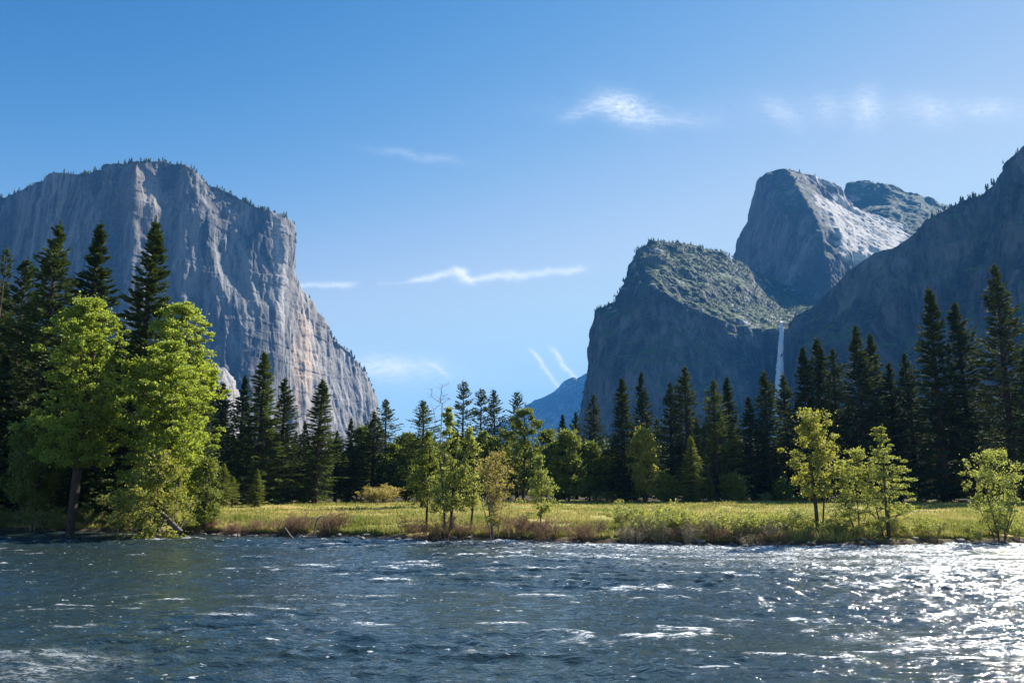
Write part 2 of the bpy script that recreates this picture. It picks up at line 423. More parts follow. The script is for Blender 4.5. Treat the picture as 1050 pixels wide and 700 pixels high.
for b, s in zip(baser, skyr):
    f = 0.24; q = b + (s - b) * 0.50; talus.append(np.array([q[0], q[1], s[2] * f]))
b1, b2 = back_rows(skyr, 450, 0.3, 1300)
def stain_lit_fn(p):
    x, y = proj(p)
    n = fbm(p / np.array([45., 45., 160.]), 3, 77)
    a = np.exp(-(((x - 309) / 12) ** 2 + ((y - 365) / 42) ** 2)) * 1.8
    b = np.exp(-(((x - 146) / 14) ** 2 + ((y - 205) / 45) ** 2)) * 0.4  # warm tone of the sunlit buttress painted in
    return np.clip((a + b) * (0.75 + n), 0, 0.95)
def lit_pale_fn(p):
    x, y = proj(p)
    n = fbm(p / np.array([30., 30., 200.]), 3, 78)
    a = np.exp(-(((x - 283) / 7) ** 2 + ((y - 270) / 55) ** 2)) + 0.5 * np.exp(-(((x - 150) / 12) ** 2 + ((y - 200) / 30) ** 2))  # sunlit pillars and buttress painted lighter
    b = smooth(285, 315, x) * 0.3  # sunlit right face lightened in the rock colour
    return np.clip((a * 0.7 + b) * (0.7 + n), 0, 0.8)
_, FIELDS['cap'], _n = mountain('granite_cliff', [baser, talus, skyr, b1, b2], 1150, [50, 380, 60, 20], M['cap'], amp=15, scale=62, seed=4, vert=9, big=(230.0, 27.0), stain=stain_lit_fn, pale=lit_pale_fn)

# ---- pale outcrop at its foot
oc = [(200, 430, 2000), (210, 402, 1995), (217, 380, 1990), (222, 372, 1990), (225, 377, 1990), (229, 376, 2000), (236, 386, 2020), (239, 395, 2040), (243, 402, 2060), (246, 420, 2080), (250, 440, 2100)]
osk = [P(*c) for c in oc]; obs = [G(c[0] + 4, c[2] - 120) for c in oc]
ob1, ob2 = back_rows(osk, 50, 0.3, 200)
mountain('granite_outcrop', [obs, osk, ob1, ob2], 160, [110, 20, 20], M['cap'], amp=6, scale=14, seed=9, vert=7, big=(40.0, 8.0), pale=lambda p: np.ones(len(p)) * 0.4, blur=3)

# ---- far blue ridge at the head of the valley
cs = [(400, 470, 8600), (480, 455, 8600), (520, 431, 8500), (540, 416, 8400), (560, 404, 8300), (572, 397, 8250), (580, 391, 8200), (587, 387, 8200), (592, 388, 8250), (600, 383, 8200), (612, 378, 8200), (650, 368, 8300), (760, 372, 8500)]
skyr = [P(*c) for c in cs]; baser = [G(c[0] - 6, c[2] - 900) for c in cs]
b1, b2 = back_rows(skyr, 700, 0.4, 2200)
mountain('far_ridge', [baser, skyr, b1, b2], 420, [170, 20, 10], M['far'], amp=42, scale=230, seed=21, vert=2.5)

# ---- second summit (brushy), furthest of the right group
cs = [(830, 240, 3450), (862, 212, 3400), (867, 196, 3380), (871, 185, 3370), (888, 184, 3370), (900, 187, 3380), (914, 189, 3390), (928, 196, 3400), (942, 198, 3410), (958, 205, 3430), (974, 211, 3460), (1000, 224, 3500), (1080, 250, 3600)]
skyr = [P(*c) for c in cs]
edge = [P(c[0] - 2, c[1] + d, c[2] - o) for c, d, o in zip(cs, [10, 14, 14, 22, 22, 18, 16, 14, 12, 12, 12, 12, 12], [30, 30, 40, 60, 60, 90, 120, 120, 120, 120, 120, 120, 100])]
lowr = [P(c[0] - 4, 275, c[2] - 600) for c in cs]; baser = [G(c[0], c[2] - 1000) for c in cs]
b1, b2 = back_rows(skyr, 300, 0.3, 1000)
_, FIELDS['second'], _ = mountain('brushy_summit', [baser, lowr, edge, skyr, b1, b2], 300, [30, 90, 30, 20, 10], M['brush'], amp=12, scale=55, seed=33, vert=1.6)

# ---- main summit with the sunlit slabs
A_sky = [(738, 300, 2950), (750, 264, 2920), (757, 246, 2900), (767, 226, 2880), (774, 205, 2865), (779, 185, 2850), (790, 176, 2830), (806, 172.5, 2800), (828, 178, 2860), (852, 187, 2930), (864, 200, 2990), (872, 211, 3010), (900, 221, 3060), (930, 233, 3100), (952, 241, 3150), (990, 262, 3200)]
A_up  = [(738, 305, 2930), (750, 270, 2890), (758, 254, 2865), (769, 236, 2835), (777, 216, 2810), (783, 199, 2790), (795, 188, 2760), (812, 181, 2730), (834, 196, 2790), (854, 207, 2870), (866, 214, 2950), (874, 217, 2950), (900, 227, 2990), (928, 239, 3030), (948, 246, 3080), (985, 268, 3120)]
A_mid = [(738, 312, 2880), (751, 282, 2830), (760, 270, 2790), (772, 256, 2750), (782, 242, 2710), (792, 230, 2670), (806, 218, 2620), (828, 211, 2570), (848, 215, 2640), (862, 221, 2730), (872, 224, 2780), (882, 228, 2800), (902, 236, 2830), (924, 246, 2880), (944, 253, 2920), (980, 275, 2950)]
A_low = [(738, 320, 2800), (752, 300, 2740), (762, 293, 2690), (775, 287, 2640), (788, 283, 2590), (802, 280, 2540), (820, 277, 2480), (848, 270, 2380), (862, 262, 2420), (872, 260, 2480), (880, 260, 2520), (890, 261, 2540), (905, 262, 2560), (924, 266, 2600), (942, 270, 2640), (975, 285, 2700)]
A_bas = [(c[0], 345, c[2] - 170) for c in A_low]
skyr = [P(*c) for c in A_sky]
rows = [[G(c[0], c[2] - 500) for c in A_bas], [P(*c) for c in A_bas], [P(*c) for c in A_low], [P(*c) for c in A_mid], [P(*c) for c in A_up], skyr]
b1, b2 = back_rows(skyr, 250, 0.3, 900); rows += [b1, b2]
def lit_pale_A(p):
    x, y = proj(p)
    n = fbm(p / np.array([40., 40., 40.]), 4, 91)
    # sunlit slab painted pale right of the arete
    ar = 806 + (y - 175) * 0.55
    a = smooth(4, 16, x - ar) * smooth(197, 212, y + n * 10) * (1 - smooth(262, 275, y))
    t = smooth(822, 832, x) * (1 - smooth(4, 9, y - (178 + (x - 828) * .36)))  # lit top strip painted pale along the crest
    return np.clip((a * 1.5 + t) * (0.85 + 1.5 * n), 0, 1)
_, FIELDS['main'], _ = mountain('slab_summit', rows, 460, [20, 50, 60, 60, 40, 25, 20, 10], M['mid'], amp=10, scale=46, seed=41, vert=2.5, pale=lit_pale_A)

# ---- lower buttress with the brushy sunlit slope and the dark wall
B_sky = [(598, 440, 2150), (604, 396, 2100), (611, 348, 2060), (617, 316, 2040), (631, 309, 2030), (642, 291, 2030), (650, 268, 2040), (657, 253, 2050), (667, 247.5, 2070), (690, 247.5, 2120), (712, 251, 2160), (738, 258, 2210), (750, 265, 2260), (778, 282, 2380), (800, 290, 2500), (830, 286, 2620), (870, 276, 2700), (910, 270, 2750)]
B_mid = [(599, 442, 2090), (605, 400, 2040), (612, 353, 2000), (618, 324, 1975), (632, 316, 1960), (644, 300, 1945), (653, 283, 1945), (662, 272, 1950), (678, 273, 1960), (700, 279, 1980), (722, 285, 2000), (745, 293, 2040), (762, 300, 2080), (785, 311, 2140), (805, 317, 2200), (828, 315, 2260), (860, 305, 2330), (900, 300, 2380)]
B_edg = [(601, 445, 2030), (607, 405, 1980), (614, 360, 1930), (620, 333, 1900), (634, 325, 1880), (647, 311, 1865), (657, 297, 1855), (668, 293, 1850), (684, 303, 1840), (704, 313, 1840), (724, 321, 1840), (746, 330, 1850), (765, 335, 1860), (788, 339, 1870), (800, 339.5, 1890), (812, 338, 1880), (830, 333, 1850), (860, 330, 1800)]
skyr = [P(*c) for c in B_sky]
rows = [[G(c[0] - 4, c[2] - (60 if 780 < c[0] < 815 else 190)) for c in B_edg], [P(*c) for c in B_edg], [P(*c) for c in B_mid], skyr]
b1, b2 = back_rows(skyr, 200, 0.5, 500); rows += [b1, b2]
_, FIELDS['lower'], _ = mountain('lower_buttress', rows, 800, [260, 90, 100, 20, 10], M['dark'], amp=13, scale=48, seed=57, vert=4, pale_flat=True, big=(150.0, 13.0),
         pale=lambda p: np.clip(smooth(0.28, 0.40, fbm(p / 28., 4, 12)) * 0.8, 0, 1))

# ---- near dark wall falling from the right edge
C_sky = [(811, 430, 1800), (812, 375, 1770), (817, 338, 1740), (832, 319, 1690), (850, 301, 1670), (868, 285, 1650), (884, 270, 1630), (898, 261, 1615), (916, 257, 1600), (940, 243, 1570), (960, 224, 1550), (984, 207, 1530), (1008, 200, 1500), (1022, 187, 1480), (1036, 170, 1460), (1052, 155, 1440), (1090, 128, 1400), (1180, 110, 1350), (1320, 130, 1300)]
skyr = [P(*c) for c in C_sky]
mid = [P(c[0] - 1, c[1] + 0.28 * (430 - c[1]), c[2] - 45) for c in C_sky]
baser = [G(c[0] - (8 if c[0] > 830 else 0), c[2] - (170 if c[0] > 830 else 60)) for c in C_sky]
b1, b2 = back_rows(skyr, 260, 0.4, 900)
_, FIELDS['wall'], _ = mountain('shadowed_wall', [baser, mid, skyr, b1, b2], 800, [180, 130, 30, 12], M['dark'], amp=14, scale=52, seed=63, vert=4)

# ---- waterfall
def waterfall():
    rng = np.random.default_rng(5)
    m, n, b, o = material('falling_water')
    geo = n.new('ShaderNodeNewGeometry')
    f = n.noise(n.scale(geo.outputs['Position'], (0.5, 0.5, 0.03)), 1.0, 5, 0.7)
    n.put(b.inputs['Base Color'], n.mix(f, C4(0.50, 0.55, 0.60), C4(0.9, 0.9, 0.9)))
    b.inputs['Roughness'].default_value = 0.75
    top = P(803, 340.0, 1850); D = 1835; prev_y = 1e9
    rows = 90; cols = 14; V_ = []
    # follow the real rock face: nearest wall surface in the strip the fall runs down
    W_ = np.concatenate([FIELDS['lower'].reshape(-1, 3), FIELDS['wall'].reshape(-1, 3)])
    wx, wy = proj(W_); sel = (wx > 788) & (wx < 811) & (wy > 336); W_ = W_[sel]
    zt = top[2]
    for i in range(rows):
        t = i / (rows - 1); z = zt * (1 - t)
        # the fall leans left and spreads a little on the way down
        w = 3.2 + 9.5 * t ** 0.8
        near_ = W_[np.abs(W_[:, 2] - z) < 14]
        cyy = (near_[:, 1].min() if len(near_) else top[1]) - 6
        cyy = min(cyy, prev_y); prev_y = cyy
        cx = top[0] * cyy / top[1] - 36 * t
        for j in range(cols):
            a = 2 * math.pi * j / cols
            r = 1 + 0.12 * rng.normal() + 0.45 * math.sin(t * 23 + j * 1.9) * t
            V_.append((cx + math.cos(a) * w * r, cyy + math.sin(a) * w * 0.35 * r, z + 2 * (1 if i else 0) * rng.normal()))
    V_ = np.array(V_)
    i = (np.arange(rows - 1)[:, None] * cols + np.arange(cols)[None]).ravel()
    jn = (np.arange(rows - 1)[:, None] * cols + (np.arange(cols) + 1)[None] % cols).ravel()
    me = mesh_np('waterfall', V_, np.stack([i, jn, jn + cols, i + cols], 1), shade=True)
    o = link('waterfall', me, m); tag(o, kind='structure')
waterfall()

# ---- small dark conifers and scrub on the cliffs: nobody could count them
def far_wood(name, pts, h, label, mat, seed):
    rng = np.random.default_rng(seed)
    n = len(pts); sides = 6; tiers = 3
    hs = h * rng.uniform(0.45, 1.25, n)
    V_, Fc = [], []
    for t in range(tiers):
        zb = hs * (0.05 + 0.28 * t); zt = hs * (0.5 + 0.25 * t); r = hs * (0.24 - 0.06 * t) * rng.uniform(0.7, 1.3, n)
        a = np.arange(sides) / sides * 2 * math.pi
        ring = np.stack([np.cos(a), np.sin(a), np.zeros(sides)], 1)
        rr = r[:, None, None] * ring[None] * rng.uniform(0.6, 1.35, (n, sides, 1))
        ringv = pts[:, None, :] + rr; ringv[:, :, 2] += zb[:, None] + rng.uniform(-.06, .06, (n, sides)) * hs[:, None]
        tip = pts.copy(); tip[:, 2] += zt; tip[:, :2] += rng.normal(size=(n, 2)) * 0.04 * hs[:, None]
        v = np.concatenate([ringv, tip[:, None]], 1).reshape(-1, 3)
        k = np.arange(sides)
        f = np.stack([k, (k + 1) % sides, np.full(sides, sides)], 1)
        f = (np.arange(n)[:, None, None] * (sides + 1) + f[None]).reshape(-1, 3) + sum(len(x) for x in V_)
        V_.append(v); Fc.append(f)
    me = mesh_np(name, np.concatenate(V_), np.concatenate(Fc))
    o = link(name, me, mat); tag(o, label, 'far trees', kind='stuff')
def pick(field, n, seed, cond, nz_min=0.5, thresh=-0.1, jitter=3.0):
    rng = np.random.default_rng(seed)
    nr = grid_normals(field); g = field[1:-1, 1:-1]; nr = nr[1:-1, 1:-1]
    p = g.reshape(-1, 3); nz = np.abs(nr.reshape(-1, 3)[:, 2])
    x, y = proj(p)
    # area weight
    du = np.linalg.norm(np.gradient(field, axis=1), axis=2)[1:-1, 1:-1].ravel(); dv = np.linalg.norm(np.gradient(field, axis=0), axis=2)[1:-1, 1:-1].ravel()
    cl = fbm(p / 55.0, 3, seed)
    ok = (nz > nz_min) & (cl > thresh) & (p[:, 2] > 60) & cond(x, y, p) & (x > -60) & (x < 1110)
    idx = np.where(ok)[0]
    if len(idx) == 0: return np.zeros((0, 3))
    w = (du * dv)[idx]; w /= w.sum()
    s = p[rng.choice(idx, min(n, len(idx) * 3), p=w)].copy()
    s[:, :2] += rng.normal(size=(len(s), 2)) * jitter; s[:, 2] -= 1.5
    return s
def rim_row(field, row, n, seed, spread=14):
    rng = np.random.default_rng(seed); L = field[row - 3:row + 10].reshape(-1, 3)
    x, y = proj(L); L = L[(x > -40) & (x < 1090)]
    cl = fbm(L / 70.0, 3, seed); L = L[cl > -0.12]
    q = L[rng.integers(0, len(L), n)].copy(); q[:, :2] += rng.normal(size=(n, 2)) * 4; q[:, 2] -= 2.0
    return q
allp = lambda x, y, p: np.ones(len(x), bool)
far_wood('rim_trees', np.concatenate([pick(FIELDS['cap'], 2600, 3, allp, 0.55, -0.05), rim_row(FIELDS['cap'], 430, 900, 13)]), 15, 'tiny dark trees dotted along the rim of the pale cliff', M['conifer'], 3)
far_wood('slope_trees', np.concatenate([pick(FIELDS['lower'], 12000, 4, allp, 0.42, -0.3), rim_row(FIELDS['lower'], 450, 400, 14)]), 10, 'dark scrub and small trees over the sunlit slope above the waterfall', M['conifer_blue'], 4)
far_wood('ridge_trees', np.concatenate([pick(FIELDS['wall'], 2200, 5, allp, 0.4, 0.0), rim_row(FIELDS['wall'], 310, 500, 15)]), 13, 'small trees along the crest of the shadowed wall at right', M['conifer'], 5)
far_wood('summit_trees', np.concatenate([pick(FIELDS['second'], 4200, 6, allp, 0.35, -0.25), pick(FIELDS['main'], 1500, 7, lambda x, y, p: (y < 184) | (y > 268), 0.35, -0.1)]), 12, 'low scrub and trees over the highest pair of summits', M['conifer_blue'], 6)

# ------------------------------------------------------------------ ground
SHORE = [(-700, 520, ), (-300, 538), (0, 543.5), (80, 545), (150, 545.5), (230, 548), (350, 550.5), (430, 553), (560, 556), (700, 558.5), (800, 560.5), (900, 559.5), (1050, 556.5), (1300, 553), (1800, 548)]
def _sp(px, py):
    r = ray(px, py); k = -CAM_Z / r[2]; return r * k
SH = np.array([_sp(*s)[:2] for s in SHORE])
def shore_y(x):
    return np.interp(x, SH[:, 0], SH[:, 1]) + 0.7 * vnoise(np.stack([x / 5.5, x * 0 + 3.3, x * 0], 1), 5) + 0.35 * vnoise(np.stack([x / 1.7, x * 0 + 1.3, x * 0], 1), 6)
MEAD = 1.05
def ground_z(x, y):
    d = y - shore_y(x)
    far = -1.0 + 1.35 * smooth(-2.5, .9, d) + 0.75 * smooth(.4, 7, d) + 0.25 * smooth(20, 100, d)
    nb = -1.0 + 1.6 * smooth(-9.0, -12.5, 0 * y + 0) # unused
    near = -1.0 + 2.6 * smooth(11.0, 4.0, y)
    z = np.where(y > 30, far, near)
    p = np.stack([x, y, 0 * x], 1)
    z = z + 0.10 * fbm(p / 2.2, 3, 15) * smooth(-1, 2, d) + 0.22 * fbm(p / 17., 2, 16) * smooth(4, 18, d)
    z = z + 0.12 * fbm(p / 0.8, 2, 18) * smooth(-2.5, -.5, d) * smooth(3.5, 1.0, d)
    return z
def axis(vals):
    out = []
    for a, b, n in vals: out += list(np.linspace(a, b, n, endpoint=False))
    return out
xs = np.array(axis([(-14000, -2000, 8), (-2000, -300, 12), (-300, -75, 40), (-75, 75, 440), (75, 300, 40), (300, 2000, 12), (2000, 14001, 9)]) + [14000.0])
ys = np.array(axis([(-3000, -60, 6), (-60, 0, 12), (0, 55, 30), (55, 92, 220), (92, 180, 150), (180, 400, 30), (400, 2500, 12), (2500, 14001, 6)]) + [14000.0])
X, Y = np.meshgrid(xs, ys); xf, yf = X.ravel(), Y.ravel()
gm, n, b, o_ = material('meadow_ground')
geo = n.new('ShaderNodeNewGeometry'); pos = geo.outputs['Position']
s3 = n.new('ShaderNodeSeparateXYZ'); n.put(s3.inputs[0], pos)
g1 = n.noise(n.scale(pos, (1, 0.6, 1)), 0.10, 5, 0.6); g2 = n.noise(pos, 1.3, 5, 0.7); g3 = n.noise(n.scale(pos, (0.5, 1, 1)), 0.35, 4, 0.6)
c = n.mix(n.ramp(g1, (0.42, 0.58, 0, 1)), C4(0.24, 0.26, 0.05), C4(0.40, 0.28, 0.09))
c = n.mix(n.ramp(g3, (0.5, 0.72, 0, 0.7)), c, C4(0.12, 0.17, 0.03))
c = n.mix(n.ramp(g2, (0.35, 0.75, 0, 0.6)), c, C4(0.36, 0.31, 0.12))
earth = n.mix(g2, C4(0.035, 0.024, 0.016), C4(0.12, 0.09, 0.06))
zz = n.m('ADD', s3.outputs[2], n.m('MULTIPLY', n.m('SUBTRACT', g2, 0.5), 0.5))
c = n.mix(n.ramp(zz, (0.28, 0.5, 0, 1)), earth, c)
# forest floor under the trees
ff = n.m('ADD', s3.outputs[1], n.m('MULTIPLY', n.m('SUBTRACT', g1, 0.5), 20.0))
c = n.mix(n.ramp(ff, (156, 170, 0, 1)), c, n.mix(g2, C4(0.03, 0.025, 0.015), C4(0.09, 0.07, 0.045)))
n.put(b.inputs['Base Color'], c); b.inputs['Roughness'].default_value = 0.95; b.inputs['Specular IOR Level'].default_value = 0.1
bp = n.new('ShaderNodeBump'); bp.inputs['Distance'].default_value = 0.15; bp.inputs['Strength'].default_value = 0.7
n.put(bp.inputs['Height'], g2); n.put(b.inputs['Normal'], bp.outputs[0])
gme = mesh_np('ground', np.stack([xf, yf, ground_z(xf, yf)], 1), grid_faces(len(ys), len(xs)), shade=True)
tag(link('ground', gme, gm), kind='structure')
def gz(x, y): return float(ground_z(np.array([x], float), np.array([y], float))[0])

# ------------------------------------------------------------------ river
def river():
    m, n, b, o = material('river_water')
    geo = n.new('ShaderNodeNewGeometry'); pos = geo.outputs['Position']
    fo = n.new('ShaderNodeAttribute'); fo.attribute_name = 'foam_glitter'
    fine = n.noise(n.scale(pos, (1.0, 1.5, 1)), 5.0, 3, 0.6)
    rip = n.noise(n.scale(pos, (0.7, 1.7, 1)), 1.5, 4, 0.6, 0.4)
    deep = n.noise(n.scale(pos, (0.5, 1, 1)), 0.12, 3, 0.5)
    c = n.mix(deep, C4(0.013, 0.034, 0.062), C4(0.028, 0.038, 0.018))
    lace = n.noise(n.scale(pos, (0.7, 1.6, 1)), 5.0, 6, 0.75, 0.6)
    fm = n.m('MULTIPLY', n.ramp(fo.outputs['Fac'], (0.0, 1.0, 0, 1)), n.ramp(lace, (0.48, 0.56, 0, 1)), clamp=True)
    fl = n.ramp(n.noise(n.scale(pos, (1.3, 3.2, 1)), 2.2, 3, 0.6, 0.5), (0.665, 0.70, 0, 0.9))  # white flecks painted for sparkles across the water
    fl = n.m('MULTIPLY', fl, n.ramp(n.noise(n.scale(pos, (0.6, 1.2, 1)), 0.35, 3, 0.5), (0.42, 0.60, 0.15, 1)))
    fm = n.m('MAXIMUM', fm, fl)
    c = n.mix(fm, c, C4(0.75, 0.78, 0.80))
    n.put(b.inputs['Base Color'], c)
    b.inputs['IOR'].default_value = 1.33; b.inputs['Specular IOR Level'].default_value = 0.6
    n.put(b.inputs['Roughness'], n.ramp(fm, (0, 1, 0.055, 0.6)))
    bp = n.new('ShaderNodeBump'); bp.inputs['Strength'].default_value = 1.0; bp.inputs['Distance'].default_value = 0.13
    n.put(bp.inputs['Height'], n.m('ADD', n.m('MULTIPLY', fine, 0.26), n.m('MULTIPLY', rip, 1.0)))
    n.put(b.inputs['Normal'], bp.outputs[0])
    xs = np.array(axis([(-600, -90, 20), (-90, -55, 60), (-55, 55, 880), (55, 90, 60), (90, 601, 20)]) + [600.0])
    ys = np.array(axis([(-2, 14, 20), (14, 84, 640), (84, 100, 12)]) + [100.0])
    X, Y = np.meshgrid(xs, ys); x, y = X.ravel(), Y.ravel()
    p = np.stack([x, y, 0 * x], 1)
    w = fbm(p / 7.0, 2, 200)[:, None] * np.array([[1.6, 1.0, 0]])
    chop = ridged((p + w) / np.array([2.6, 1.15, 1]), 3, 210, 0.55)
    sm = fbm((p + w * .5) / np.array([0.75, 0.45, 1]), 3, 230, 0.6)
    swell = fbm((p + w) / np.array([7.0, 2.6, 1]), 2, 240)
    area = 0.55 + 0.75 * smooth(-0.25, 0.35, fbm(p / np.array([14., 8., 1]), 2, 250) + 0.25 * smooth(-10, 30, x))
    z = (0.10 * chop + 0.095 * sm) * area + 0.09 * swell
    d = shore_y(x) - y
    # foam: crests of rough patches, a riffle below the bank, and sun glitter painted white at centre and right
    crest = smooth(0.42, 0.75, chop + 0.25 * sm)
    f = crest * smooth(0.15, 0.6, 0.75 * fbm(p / np.array([9., 3.2, 1]), 2, 260) + 0.9 * fbm(p / np.array([2.6, .8, 1]), 2, 261) + 0.12 * smooth(0, 35, x) + 0.7 * smooth(4, 36, x) * smooth(26, 4, d)) * 1.1
    line = np.exp(-((d - 2.6 - 1.2 * vnoise(p / np.array([9., 1e3, 1]), 8)) / (1.2 + 2.2 * smooth(0, 35, x))) ** 2) * smooth(-12, -4, x)
    f = f + line * (0.7 + 0.7 * fbm(p / np.array([2.4, .8, 1]), 3, 270))
    nearrock = np.exp(-(((x + 11.6) / 1.6) ** 2 + ((y - 20.3) / 1.2) ** 2)) * (0.6 + fbm(p / np.array([1.2, .5, 1]), 3, 275))
    rr = np.exp(-(((x - 12.5) / 3.0) ** 2 + ((y - 23.5) / 1.1) ** 2)) * (0.45 + fbm(p / np.array([1.2, .5, 1]), 3, 276)) 
    riffle_glitter = smooth(-10, 22, x) * smooth(26, 2, d) * 0.85 + smooth(2, 26, x) * 0.20  # whitewater plus sun sparkle painted white over the right half
    f = f + riffle_glitter * (0.75 + 0.9 * fbm(p / np.array([5., 1.5, 1]), 3, 280)) * (0.5 + 0.8 * smooth(-.2, .6, chop))
    f = np.clip(f + nearrock + rr, 0, 1)
    z = z + 0.10 * nearrock + 0.06 * rr + 0.05 * line * chop
    me = mesh_np('river', np.stack([x, y, z], 1), grid_faces(len(ys), len(xs)), shade=True)
    a = me.attributes.new('foam_glitter', 'FLOAT', 'POINT'); a.data.foreach_set('value', f.astype(np.float32))
    tag(link('river', me, m), kind='structure')
river()

# ------------------------------------------------------------------ tree builders (return trunk mesh, crown mesh)
def conifer_meshes(seed, H, R, bare=0.12, dens=1.0, droop=0.25, gap=0.15, kind='conifer', shape=0.8):
    rng = np.random.default_rng(seed)
    segs = []
    rb = 0.0125 * H + 0.05
    lean = rng.normal(size=2) * 0.006
    nseg = 14
    def tp(z): return np.array([lean[0] * z + 0.05 * math.sin(z * .3 + seed), lean[1] * z, z])
    for i in range(nseg):
        z0, z1 = H * i / nseg, H * (i + 1) / nseg
        segs.append((tp(z0 - (0.6 if i == 0 else 0)), tp(z1), rb * (1 - i / nseg) ** 0.8 * (1.25 if i == 0 else 1) + .02, rb * (1 - (i + 1) / nseg) ** 0.8 + .02))
    cs, ds, ls, ws = [], [], [], []
    z = H * bare; k = 0
    lump = rng.uniform(0.62, 1.25, 64)
    while z < H * 0.985:
        t = (z / H - bare) / (1 - bare)
        prof = (1 - t) ** shape * (0.55 + 0.45 * min(1, t / 0.16)) + 0.02
        nb = max(3, int(round((5.5 - 1.5 * t) * dens)))
        for j in range(nb):
            az = rng.uniform(0, 2 * math.pi)
            if rng.random() < gap * (1.4 - t): continue
            sect = lump[(int(z / H * 9) * 7 + int(az / (2 * math.pi) * 6)) % 64]
            L = R * prof * sect * rng.uniform(0.72, 1.12)
            if L < 0.15: L = 0.15
            el = (0.55 * t - droop * (1 - t)) + rng.normal() * 0.10
            d = np.array([math.cos(az) * math.cos(el), math.sin(az) * math.cos(el), math.sin(el)])
            side = np.array([-math.sin(az), math.cos(az), 0.0])
            p0 = tp(z + rng.uniform(-.2, .2))
            sag = 0.10 * L * (1 - t)
            mid = p0 + d * L * 0.5 + np.array([0, 0, -sag * .6]); end = p0 + d * L + np.array([0, 0, -sag * 0.2 + 0.06 * L])
            segs.append((p0, mid, 0.012 * L + .015, 0.008 * L + .01)); segs.append((mid, end, 0.008 * L + .01, .008))
            ns = int((4 + L * 6.5) * dens)
            s = rng.uniform(0.12, 1.0, ns) ** 0.75
            wd = (0.30 * L * (1 - s) + 0.14)
            off = rng.uniform(-1, 1, ns) * wd
            c = np.where(s[:, None] < 0.5, p0 + (mid - p0) * (s[:, None] * 2), mid + (end - mid) * (s[:, None] * 2 - 1))
            c = c + side * off[:, None] + np.stack([0 * s, 0 * s, -0.25 * np.abs(off) + rng.normal(size=ns) * 0.10], 1)
            dd = d[None] * 0.9 + side[None] * (np.sign(off) * 0.7)[:, None] + rng.normal(size=(ns, 3)) * 0.28 + np.array([[0, 0, -0.12 + 0.35 * t]])
            cs.append(c); ds.append(dd); ls.append(rng.uniform(0.45, 0.95, ns)); ws.append(rng.uniform(0.16, 0.36, ns))
        z += (0.62 - 0.30 * t) * rng.uniform(0.7, 1.3) * (H / 40) ** 0.35; k += 1
    # leader
    nl = 14; zz = np.linspace(H * 0.97, H * 1.01, nl)
    cs.append(np.stack([tp(H)[0] + rng.normal(size=nl) * .06, tp(H)[1] + rng.normal(size=nl) * .06, zz], 1)); ds.append(rng.normal(size=(nl, 3)) * .4 + [[0, 0, 1]]); ls.append(np.full(nl, .4)); ws.append(np.full(nl, .12))
    tv, tf = tubes(segs, 5)
    lv, lf = leaf_quads(np.concatenate(cs), np.concatenate(ds), np.concatenate(ls), np.concatenate(ws), rng)
    return mesh_np('trunk', tv, tf, True), mesh_np('crown', lv, lf)

